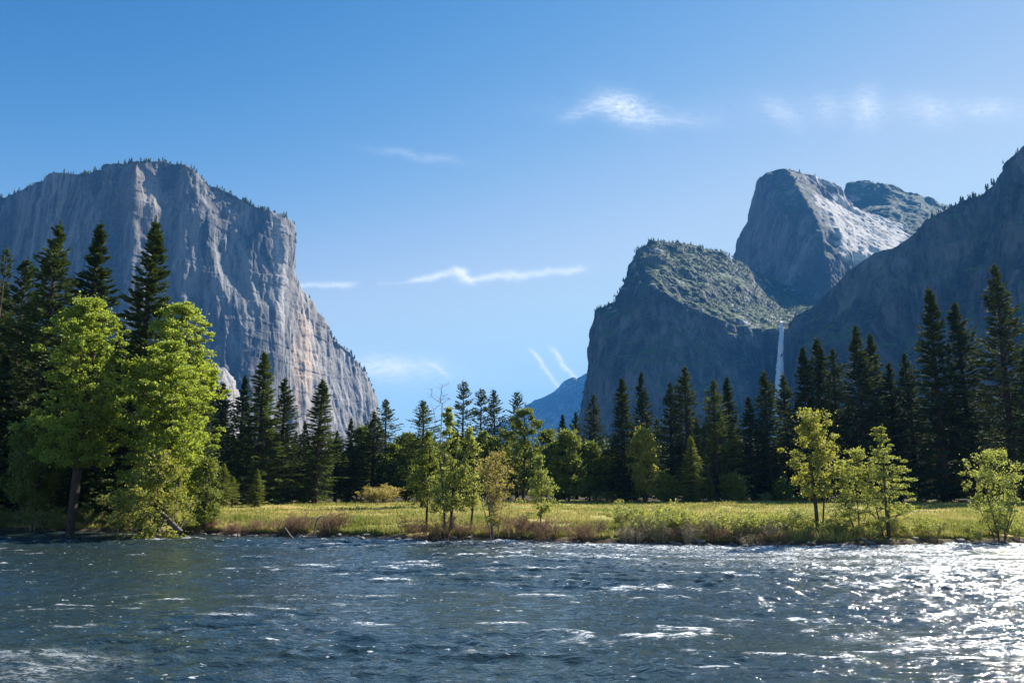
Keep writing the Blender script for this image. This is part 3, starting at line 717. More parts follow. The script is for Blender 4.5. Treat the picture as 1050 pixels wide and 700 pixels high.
def broad_meshes(seed, H, W_, base=0.25, nclump=120, leaves=16000, leaf=0.22, stems=1, clump_r=0.9, envelope='round', trunk_r=None, hollow=0.5, stem_spread=0.4, squash=0.75, elong=1.4):
    """branching tree: clump points in an envelope joined back to the stems"""
    rng = np.random.default_rng(seed)
    trunk_r = trunk_r or 0.016 * H + 0.03
    Rw = W_ / 2
    pts = []
    while len(pts) < nclump:
        t = rng.uniform(0, 1); a = rng.uniform(0, 2 * math.pi)
        if envelope == 'round': prof = math.sqrt(max(0, 1 - (2 * t - 0.85) ** 2 / 1.35)) if t < .95 else .25
        elif envelope == 'vase': prof = 0.30 + 0.75 * t ** 0.7 if t < 0.8 else 0.95 - (t - 0.8) * 2.6
        elif envelope == 'column': prof = (0.75 + 0.25 * math.sin(t * 3.1)) * (1 if t < .7 else max(.12, 1 - (t - .7) * 2.9))
        else: prof = (1 - t) ** 0.8 * (.6 + .4 * min(1, t * 5)) + .06   # cone
        lob = rng.uniform(.82, 1.12) * 0.78 + 0.34 * math.sin(a * 3 + seed + 4 * t) * math.cos(a * 2 - 3 * t + seed * 2)
        r = Rw * prof * lob * (rng.uniform(hollow, 1) if rng.random() < .75 else rng.uniform(.1, 1))
        pts.append((math.cos(a) * r, math.sin(a) * r, H * (base + (0.97 - base) * t)))
    pts = np.array(pts)
    nodes, parent, level = [], [], []
    # stems
    for s in range(stems):
        a = 2 * math.pi * s / max(1, stems) + rng.uniform(0, 1)
        off = 0.0 if stems == 1 else 0.25
        bx, by = math.cos(a) * off, math.sin(a) * off
        n_st = 7; topz = H * (0.80 if stems == 1 else rng.uniform(.6, .88))
        prev = -1; wx, wy = rng.normal(size=2) * 0.012 * H
        sprd = 0.10 * Rw if stems == 1 else stem_spread * Rw
        for i in range(n_st + 1):
            t = i / n_st
            nodes.append(np.array([bx + math.cos(a) * sprd * t ** 1.3 + wx * math.sin(3 * t), by + math.sin(a) * sprd * t ** 1.3 + wy * math.sin(2.5 * t), -0.4 + (topz + .4) * t]))
            parent.append(prev); prev = len(nodes) - 1
    nstem = len(nodes)
    order = np.argsort(np.hypot(pts[:, 0], pts[:, 1]) + 0.25 * np.abs(pts[:, 2] - H * .5))
    for i in order:
        q = pts[i]; A = np.array(nodes)
        dv = q - A; dist = np.linalg.norm(dv, axis=1)
        pen = dist + np.maximum(0, A[:, 2] - q[2] + 0.15 * dist) * 2.0 + np.where(A[:, 2] < H * base * .6, 4, 0)
        j = int(np.argmin(pen))
        mid = A[j] + dv[j] * 0.55 + rng.normal(size=3) * 0.08 * dist[j] + np.array([0, 0, 0.06 * dist[j]])
        nodes.append(mid); parent.append(j); nodes.append(q); parent.append(len(nodes) - 2)
    cnt = np.ones(len(nodes))
    for i in range(len(nodes) - 1, -1, -1):
        if parent[i] >= 0: cnt[parent[i]] += cnt[i]
    rad = trunk_r * (cnt / cnt.max()) ** 0.42
    segs = [(nodes[parent[i]], nodes[i], rad[parent[i]] if parent[i] < nstem and i < nstem else min(rad[parent[i]], rad[i] * 1.25), rad[i]) for i in range(len(nodes)) if parent[i] >= 0]
    # leaves
    w = rng.uniform(0.5, 1.5, nclump); w /= w.sum()
    ci = rng.choice(nclump, leaves, p=w)
    cr = clump_r * rng.uniform(0.4, 1.55, nclump)
    if envelope == 'cone': cr = cr * (1.2 - 0.8 * np.clip(pts[:, 2] / H, 0, 1))
    v = rng.normal(size=(leaves, 3)); v /= np.linalg.norm(v, axis=1, keepdims=True)
    rr = rng.uniform(0, 1, leaves) ** 0.5 * (1 + (rng.random(leaves) < .22) * rng.exponential(.55, leaves))
    off = v * (rr * cr[ci])[:, None] * np.array([1, 1, squash])
    c = pts[ci] + off
    # twigs out to the clump edges
    ntw = min(leaves // 8, 2600); tw = rng.choice(leaves, ntw)
    for q in tw: segs.append((pts[ci[q]], c[q], 0.010, 0.005))
    dd = v * 0.6 + rng.normal(size=(leaves, 3)) * 0.8
    lv, lf = leaf_quads(c, dd, leaf * elong * rng.uniform(.6, 1.3, leaves), leaf * rng.uniform(.6, 1.2, leaves), rng)
    tv, tf = tubes(segs, 5)
    return mesh_np('trunk', tv, tf, True), mesh_np('crown', lv, lf)

def shrub_meshes(seed, H, W_, stems=26, fork=5, leaves=0, leaf=.08):
    rng = np.random.default_rng(seed); segs = []; tips = []
    for s in range(stems):
        a = rng.uniform(0, 2 * math.pi); sp_ = rng.uniform(0.05, 1) ** 0.7
        p = np.array([math.cos(a), math.sin(a), 0]) * 0.18 * W_ * sp_; p[2] = -.15
        h = H * rng.uniform(0.55, 1.05) * (1 - 0.35 * sp_)
        end = np.array([math.cos(a) * W_ * .5 * sp_, math.sin(a) * W_ * .5 * sp_, h])
        n = 4; prev = p; r0 = 0.016 + 0.008 * rng.random()
        for i in range(1, n + 1):
            t = i / n; q = p + (end - p) * np.array([t ** 1.3, t ** 1.3, t ** .85]) + rng.normal(size=3) * 0.04 * H * t
            segs.append((prev, q, r0 * (1 - t * .7 + .18), r0 * (1 - t * .7)))
            if i >= 2:
                for f in range(fork):
                    e = q + np.array([rng.normal() * .22, rng.normal() * .22, rng.uniform(.02, .38)]) * H * .45
                    segs.append((q, e, r0 * .5, .005)); tips.append((q, e))
                    for g in range(2):
                        e2 = q + (e - q) * rng.uniform(.4, .9); e3 = e2 + np.array([rng.normal() * .2, rng.normal() * .2, rng.uniform(-.02, .25)]) * H * .3
                        segs.append((e2, e3, .007, .004)); tips.append((e2, e3))
            prev = q
    tv, tf = tubes(segs, 3)
    cm = None
    if leaves:
        T = np.array(tips); i = rng.integers(0, len(T), leaves); u = rng.uniform(.2, 1.1, (leaves, 1))
        c = T[i, 0] + (T[i, 1] - T[i, 0]) * u + rng.normal(size=(leaves, 3)) * .05
        lv, lf = leaf_quads(c, rng.normal(size=(leaves, 3)) + [[0, 0, .4]], leaf * 1.7, leaf, rng)
        cm = mesh_np('foliage', lv, lf)
    return mesh_np('branches', tv, tf), cm

PROTO = {}
def place(kind, key, meshes, mats, names, x, y, z, rz, s, label, cat, group, name):
    root = empty(name, (x, y, z), rz, s)
    tag(root, label, cat, group)
    for me, mt, nm in zip(meshes, mats, names):
        if me is None: continue
        if len(me.materials) == 0: me.materials.append(mt)
        ob = bpy.data.objects.new(nm, me); col.objects.link(ob); ob.parent = root
        if me.materials[0] is not mt:
            ob.material_slots[0].link = 'OBJECT'; ob.material_slots[0].material = mt
    return root
rnd = random.Random(11)
# conifer prototypes: unit 40 m tall
CON = [conifer_meshes(100 + i, 40, r, bare, dens, dr, gap, shape=shp) for i, (r, bare, dens, dr, gap, shp) in enumerate([
    (6.4, .05, 1.15, .34, .06, .85), (7.0, .08, 1.05, .26, .12, .78), (5.6, .05, 1.1, .36, .08, .72), (7.4, .16, .95, .18, .22, .68),
    (6.6, .03, 1.2, .40, .05, .95), (6.6, .25, .85, .12, .28, .6), (6.0, .10, 1.1, .30, .10, .8)])]
def conifer(px, top_y, depth, v, label, group=None, mat='conifer', wide=1.0, name='conifer', base_z=None):
    x = float(P(px, top_y, depth)[0])
    z = gz(x, depth)
    H = P(px, top_y, depth)[2] - z
    s = H / 40.4
    w = s * wide * 1.08
    # tall distant trees keep a believable crown width
    return place('conifer', v, CON[v], (M['bark'], M[mat]), ('trunk', 'crown'), x, depth, z, rnd.uniform(0, 6.28), (w, w, s), label, 'conifer', group, name)

# ------------------------------------------------------------------ forest: conifers that can be told apart
T = [
 # left stand behind the bright trees
 (57, 224, 88, 1, 'dark tall conifer standing left of the middle spire behind the bright green trees', 'conifer', 1.05),
 (100, 226, 94, 0, 'middle one of three dark spires above the bright green trees', 'conifer', 1.15),
 (158, 221, 84, 4, 'tall dark pointed conifer above the gap between the two bright green trees', 'conifer', 1.15),
 (28, 262, 96, 3, 'dark conifer with ragged crown just right of the sparse conifer at the left edge', 'conifer', 1.0),
 # left of centre
 (231, 391, 128, 2, 'slim dark conifer directly right of the bright green trees', 'conifer', 1.3),
 (250, 383, 140, 0, 'dark conifer behind the left side of the tallest conifer under the pale cliff', 'conifer', 1.2),
 (272, 358, 132, 4, 'tallest dense conifer of the stand under the pale cliff', 'conifer_light', 1.5),
 (294, 386, 140, 2, 'narrow conifer between the tallest and the columnar one under the cliff', 'conifer', 1.35),
 (312, 430, 146, 0, 'short dark conifer in front of the columnar one under the cliff', 'conifer', 1.3),
 (328, 387, 138, 2, 'columnar conifer lit on its right side under the lit cliff foot', 'conifer_light', 1.6),
 (346, 440, 150, 1, 'low dark conifer right of the columnar one', 'conifer', 1.5),
 (361, 427, 150, 4, 'small dark spire at the lower right end of the pale cliff', 'conifer', 1.2),
 (384, 420, 152, 1, 'broad dark conifer where the pale cliff meets the sky, left of its taller twin', 'conifer', 1.6),
 (397, 408, 156, 3, 'flat-topped pine just right of the pale cliff foot against the sky', 'conifer_blue', 1.3),
 (436, 409, 120, 3, 'light green ragged conifer left of the riverside alders', 'conifer_light', 1.5),
 (421, 445, 170, 0, 'small faint conifer in the dip left of the alders', 'conifer_blue', 1.2),
 (475, 389, 158, 5, 'open-crowned pine, leftmost and highest of the four centre pines', 'conifer_blue', 1.0),
 (493, 397, 162, 5, 'second open-crowned pine from the left among the four centre pines', 'conifer_blue', 1.1),
 (508, 398, 165, 3, 'third open-crowned pine from the left among the four centre pines', 'conifer_blue', 1.1),
 (530, 400, 168, 5, 'rightmost open-crowned pine of the four centre pines', 'conifer_blue', 1.0),
 (577, 423, 175, 4, 'left of two small spires below the far blue ridge', 'conifer', 1.2),
 (590, 421, 178, 2, 'right of two small spires below the far blue ridge', 'conifer', 1.2),
 (608, 402, 160, 1, 'conifer in front of the left foot of the dark buttress', 'conifer_blue', 1.1),
 (637, 385, 154, 4, 'dark narrow conifer left of the olive broadleaf tree', 'conifer', 1.4),
 (658, 380, 172, 0, 'blue-green conifer behind the olive broadleaf tree', 'conifer_blue', 1.1),
 (685, 390, 160, 1, 'conifer with thinning crown right of the olive broadleaf tree', 'conifer_blue', 1.2),
 (702, 374, 158, 2, 'pointed conifer standing behind the small young fir', 'conifer_blue', 1.4),
 (730, 387, 156, 1, 'brownish green conifer between two darker ones right of the young fir', 'conifer_light', 1.3),
 (746, 384, 165, 4, 'dark conifer second to the right of the young fir', 'conifer', 1.3),
 (768, 405, 160, 0, 'shorter dark conifer left of the waterfall', 'conifer', 1.5),
 (783, 379, 162, 2, 'conifer just left of the foot of the waterfall', 'conifer', 1.4),
 (804, 381, 168, 1, 'conifer hiding the foot of the waterfall', 'conifer_blue', 1.2),
 (823, 353, 160, 4, 'tall dark conifer just right of the waterfall', 'conifer', 1.2),
 (834, 345, 164, 2, 'tallest conifer of the three just right of the waterfall', 'conifer', 1.3),
 (852, 354, 160, 1, 'rightmost conifer of the three just right of the waterfall', 'conifer_blue', 1.1),
 (876, 332, 158, 0, 'left trunk crown of the broad twin conifers behind the pale alder', 'conifer_blue', 1.25),
 (891, 339, 162, 4, 'right crown of the broad twin conifers behind the pale alder', 'conifer_blue', 1.2),
 (911, 370, 160, 2, 'shorter dark conifer between the twin conifers and the giant spires', 'conifer', 1.3),
 (929, 359, 158, 1, 'ragged conifer leaning on the left side of the first giant spire', 'conifer_blue', 1.1),
 (950, 292, 152, 4, 'first giant dark spire from the left on the right side', 'conifer', 1.15),
 (982, 308, 156, 2, 'narrow giant spire between the two bigger ones on the right', 'conifer_blue', 1.25),
 (1015, 268, 146, 1, 'tallest tree of the right stand, open layered branches', 'conifer_blue', 1.05),
 (1048, 355, 142, 0, 'conifer cut by the right edge beside the tallest one', 'conifer_blue', 1.1),
 # small ones at the meadow edge, lighter leaf colour painted in for sunlight
 (264, 480, 118, 4, 'small sunlit young pine on the meadow in front of the dark stand', 'leaf_mid', 2.0),
 (240, 488, 120, 3, 'small young pine with bare stem left of the sunlit young pine', 'leaf_mid', 1.8),
 (229, 474, 116, 1, 'young green pine touching the right side of the bright green trees', 'leaf_mid', 1.8),
 (707, 446, 146, 4, 'small young fir standing forward of the dark forest right of centre', 'leaf_mid', 1.8),
 (727, 482, 148, 4, 'waist-high pale fir right of the small young fir', 'leaf_mid', 1.9),
]
for (px, ty, d, v, lab, mt, wd) in T:
    conifer(px, ty, d, v, lab, mat=mt, wide=wd * 1.12)
# crowded back rows
gl = 'dark conifers crowding the forest behind the meadow'
for i in range(170):
    px = -80 + 1240 * (i + rnd.random()) / 170
    top = np.interp(px, [-80, 210, 240, 360, 420, 470, 560, 600, 640, 800, 860, 950, 1150], [330, 350, 415, 430, 462, 440, 455, 462, 420, 420, 395, 385, 380])
    top += rnd.uniform(2, 42); d = rnd.uniform(165, 235)
    if px < 215: d = rnd.uniform(98, 150); top = 330 + rnd.uniform(0, 70)
    conifer(px, top, d, rnd.choice([0, 1, 2, 4, 6]), 'dark conifer crowded among others in the back rows of the forest', gl, mat=rnd.choice(['conifer', 'conifer', 'conifer_blue']), wide=rnd.uniform(1.1, 1.6))
for i in range(12):
    px = -70 + 125 * (i + rnd.random()) / 12
    conifer(px, rnd.uniform(285, 345), rnd.uniform(100, 118), rnd.choice([0, 2, 4, 6]), 'tall dark conifer in the shaded stand at the left edge', 'dark conifers at the left edge', wide=rnd.uniform(1.2, 1.7))
gl2 = 'low dark trees at the foot of the left stand'
for i in range(16):
    px = -60 + 270 * (i + rnd.random()) / 16
    conifer(px, rnd.uniform(340, 430), rnd.uniform(84, 98), rnd.choice([0, 2, 4, 6]), 'dark shaded conifer inside the left stand behind the bright trees', gl2, wide=rnd.uniform(1.2, 1.7))
def valley_wood():
    rng = np.random.default_rng(41)
    n = 9000; y = 270 + 1150 * rng.uniform(0, 1, n) ** 1.5; x = rng.uniform(-1, 1, n) * (y * .85 + 60)
    far_wood('valley_forest', np.stack([x, y, ground_z(x, y)], 1), 17, 'distant conifer forest filling the valley floor behind the front rows', M['conifer'], 42)
valley_wood()
# sparse, half-dead conifer at the left edge
def sparse():
    tm = conifer_meshes(301, 30, 3.6, .25, .5, .12, .5, shape=.45)
    g = P(8, 254, 92); z = gz(g[0], 92); H = P(10, 254, 92)[2] - z
    place('c', 0, tm, (M['bark'], M['conifer']), ('trunk', 'crown'), g[0], 92, z, 0, (.7, .7, H / 30), 'sparse half bare conifer at the left edge of the picture', 'conifer', None, 'conifer')
sparse()

# ------------------------------------------------------------------ broadleaf trees
def broad(px, top_y, depth, width_px, label, leafmat, name='broadleaf_tree', bark='bark', group=None, base_px=None, **kw):
    bpx_ = base_px if base_px is not None else px
    x = float(P(bpx_, 0.55 * top_y + 0.45 * 545, depth)[0]); z = gz(x, depth)
    H = P(px, top_y, depth)[2] - z
    Wm = width_px * depth / F
    key = kw.pop('key', None)
    tm = broad_meshes(int(px * 7 + top_y), H, Wm, **kw)
    return place('b', 0, tm, (M[bark], M[leafmat]), ('trunk', 'crown'), x, depth, z, 0, (1, 1, 1), label, 'tree', group, name)
broad(84, 301, 72, 122, 'big bright green broadleaf tree, left one of the sunlit pair on the bank', 'leaf_bright', base=.31, nclump=520, leaves=50000, leaf=.17, clump_r=.52, envelope='round', hollow=.2, squash=.5)
broad(184, 304, 79, 92, 'high rounded green crown behind the right one of the sunlit pair', 'leaf_bright', base=.25, nclump=360, leaves=36000, leaf=.17, clump_r=.5, squash=.5, envelope='round')
broad(168, 346, 73, 124, 'big yellow-green broadleaf tree, right one of the sunlit pair on the bank', 'leaf_bright', base=.2, nclump=560, leaves=52000, leaf=.17, clump_r=.5, envelope='round', hollow=.2, squash=.5)
broad(160, 462, 68.5, 84, 'low drooping pale green tree under the right bright tree at the water', 'leaf_yellow', base=.12, nclump=110, leaves=13000, leaf=.15, clump_r=.6, envelope='round')
broad(212, 470, 74, 40, 'slender green sapling at the right foot of the bright trees', 'leaf_mid', base=.12, nclump=60, leaves=8000, leaf=.15, clump_r=.55, envelope='column')
broad(40, 420, 80, 90, 'shaded brownish green tree left of the bright pair', 'leaf_mid', base=.2, nclump=110, leaves=18000, leaf=.2, clump_r=.9, envelope='round')
# distant broadleaves behind the meadow
D_ = [(371, 436, 158, 34, 'pale olive tree right of the small dark spire below the cliff end', 'leaf_mid'),
      (417, 443, 156, 40, 'rounded olive tree behind the light ragged conifer', 'leaf_mid'),
      (536, 419, 154, 62, 'large rounded olive tree behind the tan willow', 'leaf_mid'),
      (583, 441, 152, 52, 'rounded fresh green tree right of the large olive one', 'leaf_mid'),
      (661, 437, 150, 36, 'yellow olive broadleaf tree standing among dark conifers', 'leaf_yellow'),
      (288, 487, 142, 26, 'small round green tree at the meadow edge under the dark stand', 'leaf_mid'),
      (683, 487, 150, 20, 'small olive bush tree between the yellow olive tree and the young fir', 'leaf_mid'),
      (450, 462, 150, 50, 'low olive tree glimpsed behind the riverside alders', 'leaf_mid')]
for (px, ty, d, w, lab, mt) in D_:
    broad(px, ty, d, w, lab, mt, base=.14, nclump=150, leaves=14000, leaf=.3, clump_r=.8, envelope='round')
for px, ty, w in ((402, 455, 44), (428, 450, 40), (468, 446, 44), (497, 441, 46), (512, 455, 40), (560, 440, 46), (572, 452, 40), (604, 452, 38), (622, 468, 34), (350, 468, 34), (640, 476, 30), (752, 486, 24), (800, 490, 24)):
    broad(px, ty, rnd.uniform(153, 166), w, 'rounded olive tree filling the middle of the tree line behind the meadow', 'leaf_mid', group='olive trees in the middle of the tree line', base=.12, nclump=110, leaves=9000, leaf=.34, clump_r=.9, envelope='round')
# riverside airy trees
broad(460, 415, 67, 66, 'slim pale green alder with slanting trunk on the bank left of the tan willow', 'leaf_pale', base=.18, nclump=150, leaves=9500, leaf=.12, clump_r=.42, envelope='cone', stems=2, stem_spread=.25, trunk_r=.13, hollow=.2)
broad(438, 440, 69, 62, 'airy green alder, left of the slim pale one on the bank', 'leaf_mid', base=.25, nclump=110, leaves=7500, leaf=.12, clump_r=.5, envelope='cone', stems=1, trunk_r=.11, hollow=.3)
broad(482, 436, 67, 52, 'airy pale alder leaning right beside the tan willow', 'leaf_pale', base=.25, nclump=90, leaves=5500, leaf=.12, clump_r=.5, envelope='cone', stems=1, trunk_r=.09, hollow=.3)
broad(517, 460, 64.5, 56, 'vase-shaped tan budding willow with many bare stems on the bank', 'leaf_tan', base=.2, nclump=150, leaves=6000, leaf=.075, clump_r=.36, envelope='vase', stems=6, stem_spread=.75, trunk_r=.075, hollow=.2, base_px=508, bark='bark_grey', elong=2.2)
broad(553, 466, 65, 56, 'pale green sapling with a thin stem right of the tan willow', 'leaf_pale', base=.25, nclump=90, leaves=4600, leaf=.11, clump_r=.42, envelope='cone', stems=1, trunk_r=.06, hollow=.2)
broad(829, 415, 62.5, 66, 'yellow-green tree with two dark trunks on the bank below the waterfall', 'leaf_yellow', base=.32, nclump=100, leaves=8800, leaf=.125, clump_r=.48, envelope='round', stems=2, stem_spread=.3, trunk_r=.15, hollow=.3, base_px=835)
broad(866, 460, 63, 76, 'low airy pale tree between the two-trunked tree and the pale alder', 'leaf_pale', base=.12, nclump=110, leaves=7500, leaf=.10, clump_r=.42, envelope='round', stems=3, stem_spread=.6, trunk_r=.07, hollow=.2, base_px=878)
broad(905, 434, 61.5, 104, 'pale feathery alder with layered branches on the right part of the bank', 'leaf_pale', base=.14, nclump=170, leaves=14000, leaf=.085, clump_r=.42, envelope='cone', squash=.4, stems=3, stem_spread=.22, trunk_r=.10, hollow=.25)
broad(1020, 460, 62, 96, 'wide pale green willow bush at the right edge of the bank', 'leaf_pale', base=.12, nclump=140, leaves=8500, leaf=.10, clump_r=.42, envelope='vase', stems=6, stem_spread=.7, trunk_r=.065, hollow=.25)

# ------------------------------------------------------------------ shrubs on the bank
SH_P = [shrub_meshes(500 + i, 1.6, 2.2, 22, 4) for i in range(3)]
SL_P = [shrub_meshes(520 + i, 1.6, 2.4, 18, 3, leaves=1500, leaf=.065) for i in range(3)]
def shrubs(px0, px1, n, hmin, hmax, label, group, twig, leafy=False, leafm='leaf_pale', dy=(0.0, 2.2), depth=None):
    for i in range(n):
        px = px0 + (px1 - px0) * (i + rnd.random()) / n
        x0 = G(px, 65)[0]
        d = float(shore_y(np.array([x0]))[0]) + rnd.uniform(*dy) if depth is None else depth + rnd.uniform(-2, 2)
        x = G(px, d, 1)[0]; z = gz(x, d) - .05
        s = rnd.uniform(hmin, hmax) / 1.6
        pm = rnd.choice(SL_P if leafy else SH_P)
        place('s', 0, pm, (M[twig], M[leafm]), ('branches', 'foliage'), x, d, z, rnd.uniform(0, 6.28), (s * rnd.uniform(.9, 1.3), s * 1.1, s), label, 'shrub', group, 'shrub')
shrubs(200, 300, 11, .8, 1.5, 'bare reddish shrub on the bank left of the arched dead branch', 'reddish shrubs left of the arched branch', 'twig_red')
shrubs(300, 352, 7, 1.1, 1.9, 'bare reddish shrub around the arched dead branch', 'reddish shrubs round the arched branch', 'twig_red')
shrubs(415, 505, 9, 1.0, 2.2, 'bare reddish shrub at the feet of the riverside alders', 'reddish shrubs under the alders', 'twig_red')
shrubs(525, 568, 7, 1.2, 2.1, 'bare reddish shrub at the foot of the pale sapling right of the tan willow', 'reddish shrubs under the pale sapling', 'twig_red')
shrubs(585, 622, 4, 1.1, 2.2, 'bare reddish shrub on the open bank right of the pale sapling', 'reddish shrubs on open bank', 'twig_red')
shrubs(630, 805, 13, .9, 1.7, 'tan leafless shrub in the long thicket left of the two-trunked tree', 'tan thicket shrubs', 'twig_tan', leafy=False)
shrubs(640, 815, 18, 1.2, 2.2, 'pale green budding shrub in the long thicket left of the two-trunked tree', 'green thicket shrubs', 'twig_tan', True, 'leaf_pale', (1.4, 4.5))
shrubs(630, 830, 14, .7, 1.2, 'low reddish shrub at the water edge below the long thicket', 'reddish thicket shrubs', 'twig_red', dy=(0.1, .9))
shrubs(815, 960, 14, .8, 1.7, 'green shrub under the trees on the right part of the bank', 'green shrubs under right trees', 'twig_tan', True, 'leaf_pale', (0.5, 3.0))
shrubs(985, 1060, 6, .8, 1.3, 'green shrub beneath the wide willow bush at right', 'green shrubs under the wide willow', 'twig_tan', True, 'leaf_pale')
shrubs(372, 402, 4, 2.4, 3.2, 'tan bare bush at the back of the meadow left of centre', 'tan bushes at meadow back', 'twig_tan', True, 'leaf_tan', depth=140)
shrubs(600, 950, 16, 1.2, 2.6, 'pale bush at the foot of the dark forest behind the meadow', 'pale bushes at forest foot', 'twig_tan', True, 'leaf_mid', depth=152)
shrubs(-20, 190, 14, 1.2, 3.0, 'dark shaded bush below the bright trees on the left bank', 'shaded bushes on left bank', 'twig_tan', True, 'leaf_mid', (1.0, 6.0))

# ------------------------------------------------------------------ driftwood and dead branches
def wood(name, paths, label, cat):
    segs = []
    for pts, r0, r1 in paths:
        n = len(pts) - 1
        for i in range(n):
            segs.append((pts[i], pts[i + 1], r0 + (r1 - r0) * i / n, r0 + (r1 - r0) * (i + 1) / n))
    v, f = tubes(segs, 7)
    tag(link(name, mesh_np(name, v, f, True), M['dead']), label, cat)
wood('dead_log', [([P(163, 524, 69.5), P(172, 532, 69), P(181, 541, 68.6), P(186, 546, 68.4)], .20, .24), ([P(172, 532, 69), P(168, 534, 68), P(164, 541, 68)], .09, .05)],
     'grey dead log slanting down into the water below the bright trees', 'log')
wood('snag', [([P(182, 547, 68.8), P(185, 540, 68.9), P(190, 530, 69.2)], .13, .07), ([P(185, 540, 68.9), P(193, 534, 69.4)], .06, .03)],
     'forked dead snag rising beside the slanting log', 'dead branch')
arch = [P(326 + 8 * math.cos(a) + (4 if a > 0 else 0), 549 - 20 * max(0, math.sin(a)) - 0, 67.5) for a in np.linspace(math.pi, 0.2, 9)]
wood('arched_branch', [(arch, .07, .03), ([arch[3], P(318, 531, 67.3), P(312, 528, 67.2)], .03, .015), ([arch[5], P(334, 524, 67.8)], .03, .01)], 'arched bare dead branch curving over the bank among red shrubs', 'dead branch')
wood('bank_log', [([P(292, 541, 68), P(297, 548, 67.4), P(301, 553, 66.8)], .07, .1)], 'short pale driftwood stick leaning on the bank near the arched branch', 'log')
# bare snag tree top against the sky, left of the centre pines
def bare_tree():
    tm, _ = broad_meshes(77, 17.5, 6.5, base=.45, nclump=70, leaves=900, leaf=.1, clump_r=.7, envelope='vase', trunk_r=.085)
    g = P(452, 395, 118)
    z = gz(g[0], 118)
    H = P(449, 388, 118)[2] - z
    place('b', 0, (tm,), (M['bark_grey'],), ('trunk',), g[0], 118, z, 0, (1, 1, H / 17.5), 'thin bare leafless tree reaching into the sky left of the centre pines', 'tree', None, 'bare_tree')
bare_tree()

# ------------------------------------------------------------------ rocks
def rock_mesh(seed):
    rng = np.random.default_rng(seed)
    nu, nv = 18, 10
    th = np.linspace(0, math.pi, nv); ph = np.linspace(0, 2 * math.pi, nu, endpoint=False)
    v = np.array([[math.sin(t) * math.cos(p), math.sin(t) * math.sin(p), math.cos(t)] for t in th for p in ph])
    d = 1 + 0.45 * fbm(v * 1.3 + seed, 3, seed); v = v * d[:, None] * np.array([1.3, .9, .6])
    f = np.array([[i * nu + j, i * nu + (j + 1) % nu, (i + 1) * nu + (j + 1) % nu, (i + 1) * nu + j] for i in range(nv - 1) for j in range(nu)])
    return mesh_np('rock', v, f, True)
mr, n, b, o_ = material('river_rock')
geo = n.new('ShaderNodeNewGeometry'); f = n.noise(geo.outputs['Position'], 4, 5, .7)
n.put(b.inputs['Base Color'], n.mix(f, C4(.06, .05, .04), C4(.24, .21, .18))); b.inputs['Roughness'].default_value = .8
RK = [rock_mesh(700 + i) for i in range(3)]
for i in range(90):
    px = rnd.uniform(190, 1050)
    x0 = G(px, 65)[0]; d = float(shore_y(np.array([x0]))[0]) + rnd.uniform(-.9, .5)
    x = G(px, d)[0]; s = rnd.uniform(.10, .32)
    me = rnd.choice(RK)
    if len(me.materials) == 0: me.materials.append(mr)
    o = bpy.data.objects.new('rock', me); col.objects.link(o)
    o.location = (x, d, max(0.0, gz(x, d)) + .02); o.scale = (s, s, s); o.rotation_euler = (0, 0, rnd.uniform(0, 6))
    tag(o, 'small brown stone at the water line of the far bank', 'rock', 'stones along the water line')

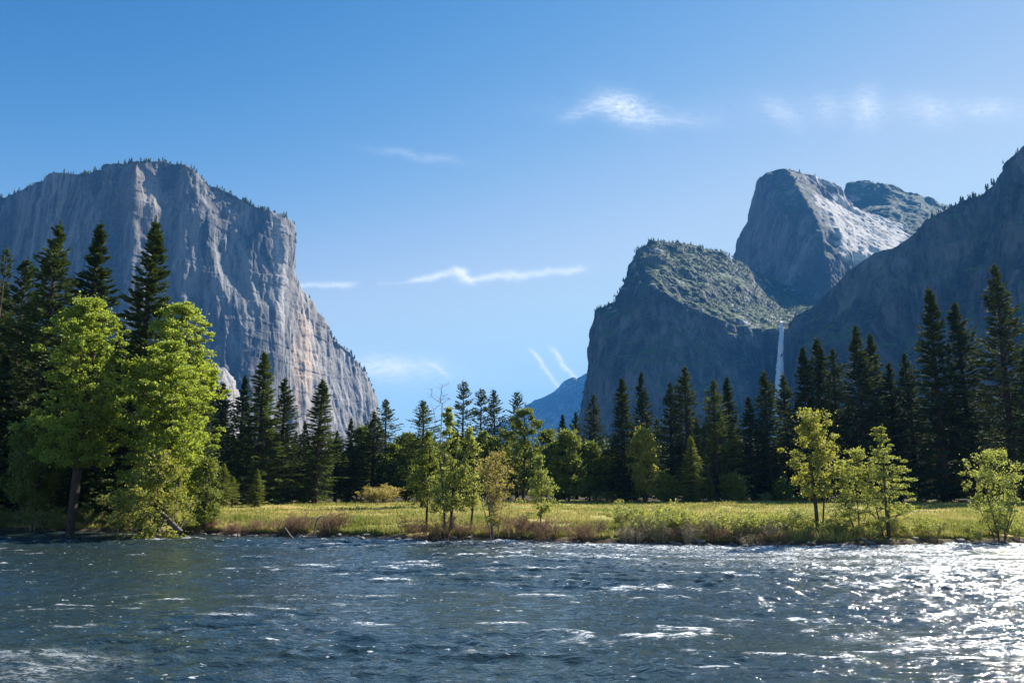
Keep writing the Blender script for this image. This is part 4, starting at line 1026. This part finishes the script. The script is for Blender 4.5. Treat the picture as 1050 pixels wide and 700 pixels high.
# ------------------------------------------------------------------ grass
def grass():
    rng = np.random.default_rng(88)
    N1, N2 = 150000, 90000
    px = np.concatenate([rng.uniform(-120, 1170, N1), rng.uniform(-60, 1110, N2)])
    dd = np.concatenate([rng.uniform(0, 1, N1) ** 1.7 * 22 + .7, rng.uniform(18, 100, N2)])
    x = (px - W0 / 2) / F * 68; y = shore_y(x) + dd
    x = x * y / 68
    y = np.maximum(y, shore_y(x) + .5)
    z = ground_z(x, y) - .03
    pt = np.stack([x, y, 0 * x], 1)
    cl = fbm(pt / 2.4, 3, 300)
    keep = (cl > -0.25) & (y < 158) & (z > .25); x, y, z, cl = x[keep], y[keep], z[keep], cl[keep]
    n_ = len(x)
    near = smooth(12, 0, y - shore_y(x))
    h = rng.uniform(.14, .34, n_) * (1 + 1.0 * np.clip(cl, 0, 1)) * (1 + .7 * near); w = rng.uniform(.03, .075, n_) * (1 + (y - 60) / 90)
    a = rng.uniform(0, math.pi, n_); lx = rng.normal(size=n_) * .12; ly = rng.normal(size=n_) * .12
    p0 = np.stack([x - np.cos(a) * w, y - np.sin(a) * w, z], 1); p1 = np.stack([x + np.cos(a) * w, y + np.sin(a) * w, z], 1)
    p2 = np.stack([x + lx, y + ly, z + h], 1)
    v = np.stack([p0, p1, p2], 1).reshape(-1, 3); f = np.arange(3 * n_).reshape(-1, 3)
    m, n, b, o = material('grass_blades')
    geo = n.new('ShaderNodeNewGeometry')
    g1 = n.noise(n.scale(geo.outputs['Position'], (1, .6, .2)), .12, 4, .6)
    f1 = n.m('ADD', n.m('MULTIPLY', geo.outputs['Random Per Island'], .4), n.m('MULTIPLY', n.ramp(g1, (.35, .65, 0, 1)), .6))
    c = n.mix(n.ramp(f1, (.25, .75, 0, 1)), C4(.20, .24, .04), C4(.52, .44, .15))
    n.put(b.inputs['Base Color'], c); b.inputs['Roughness'].default_value = .8; b.inputs['Specular IOR Level'].default_value = .2
    tr = n.new('ShaderNodeBsdfTranslucent'); n.put(tr.inputs['Color'], c)
    mx = n.new('ShaderNodeMixShader'); mx.inputs[0].default_value = .35
    n.put(mx.inputs[1], b.outputs[0]); n.put(mx.inputs[2], tr.outputs[0]); n.put(o.inputs['Surface'], mx.outputs[0])
    tag(link('meadow_grass', mesh_np('meadow_grass', v, f), m), 'yellow-green grass of the sunlit meadow along the far bank', 'grass', kind='stuff')
grass()

# ------------------------------------------------------------------ haze
def haze():
    me = bpy.data.meshes.new('haze')
    x0, x1, y0, y1, z0, z1 = -14500, 14500, -3500, 14500, -3.0, 1700
    v = [(x0, y0, z0), (x1, y0, z0), (x1, y1, z0), (x0, y1, z0), (x0, y0, z1), (x1, y0, z1), (x1, y1, z1), (x0, y1, z1)]
    f = [(0, 3, 2, 1), (4, 5, 6, 7), (0, 1, 5, 4), (1, 2, 6, 5), (2, 3, 7, 6), (3, 0, 4, 7)]
    me.from_pydata(v, [], f); me.update()
    m = bpy.data.materials.new('haze'); m.use_nodes = True; t = m.node_tree
    t.nodes.remove(t.nodes['Principled BSDF'])
    pv = t.nodes.new('ShaderNodeVolumePrincipled')
    pv.inputs['Color'].default_value = (0.08, 0.38, 1.0, 1); pv.inputs['Density'].default_value = HAZE_DENSITY
    pv.inputs['Anisotropy'].default_value = 0.1
    t.links.new(pv.outputs[0], t.nodes['Material Output'].inputs['Volume'])
    o = link('haze', me, m); tag(o, 'thin blue air haze filling the valley', 'haze', kind='stuff')
haze()
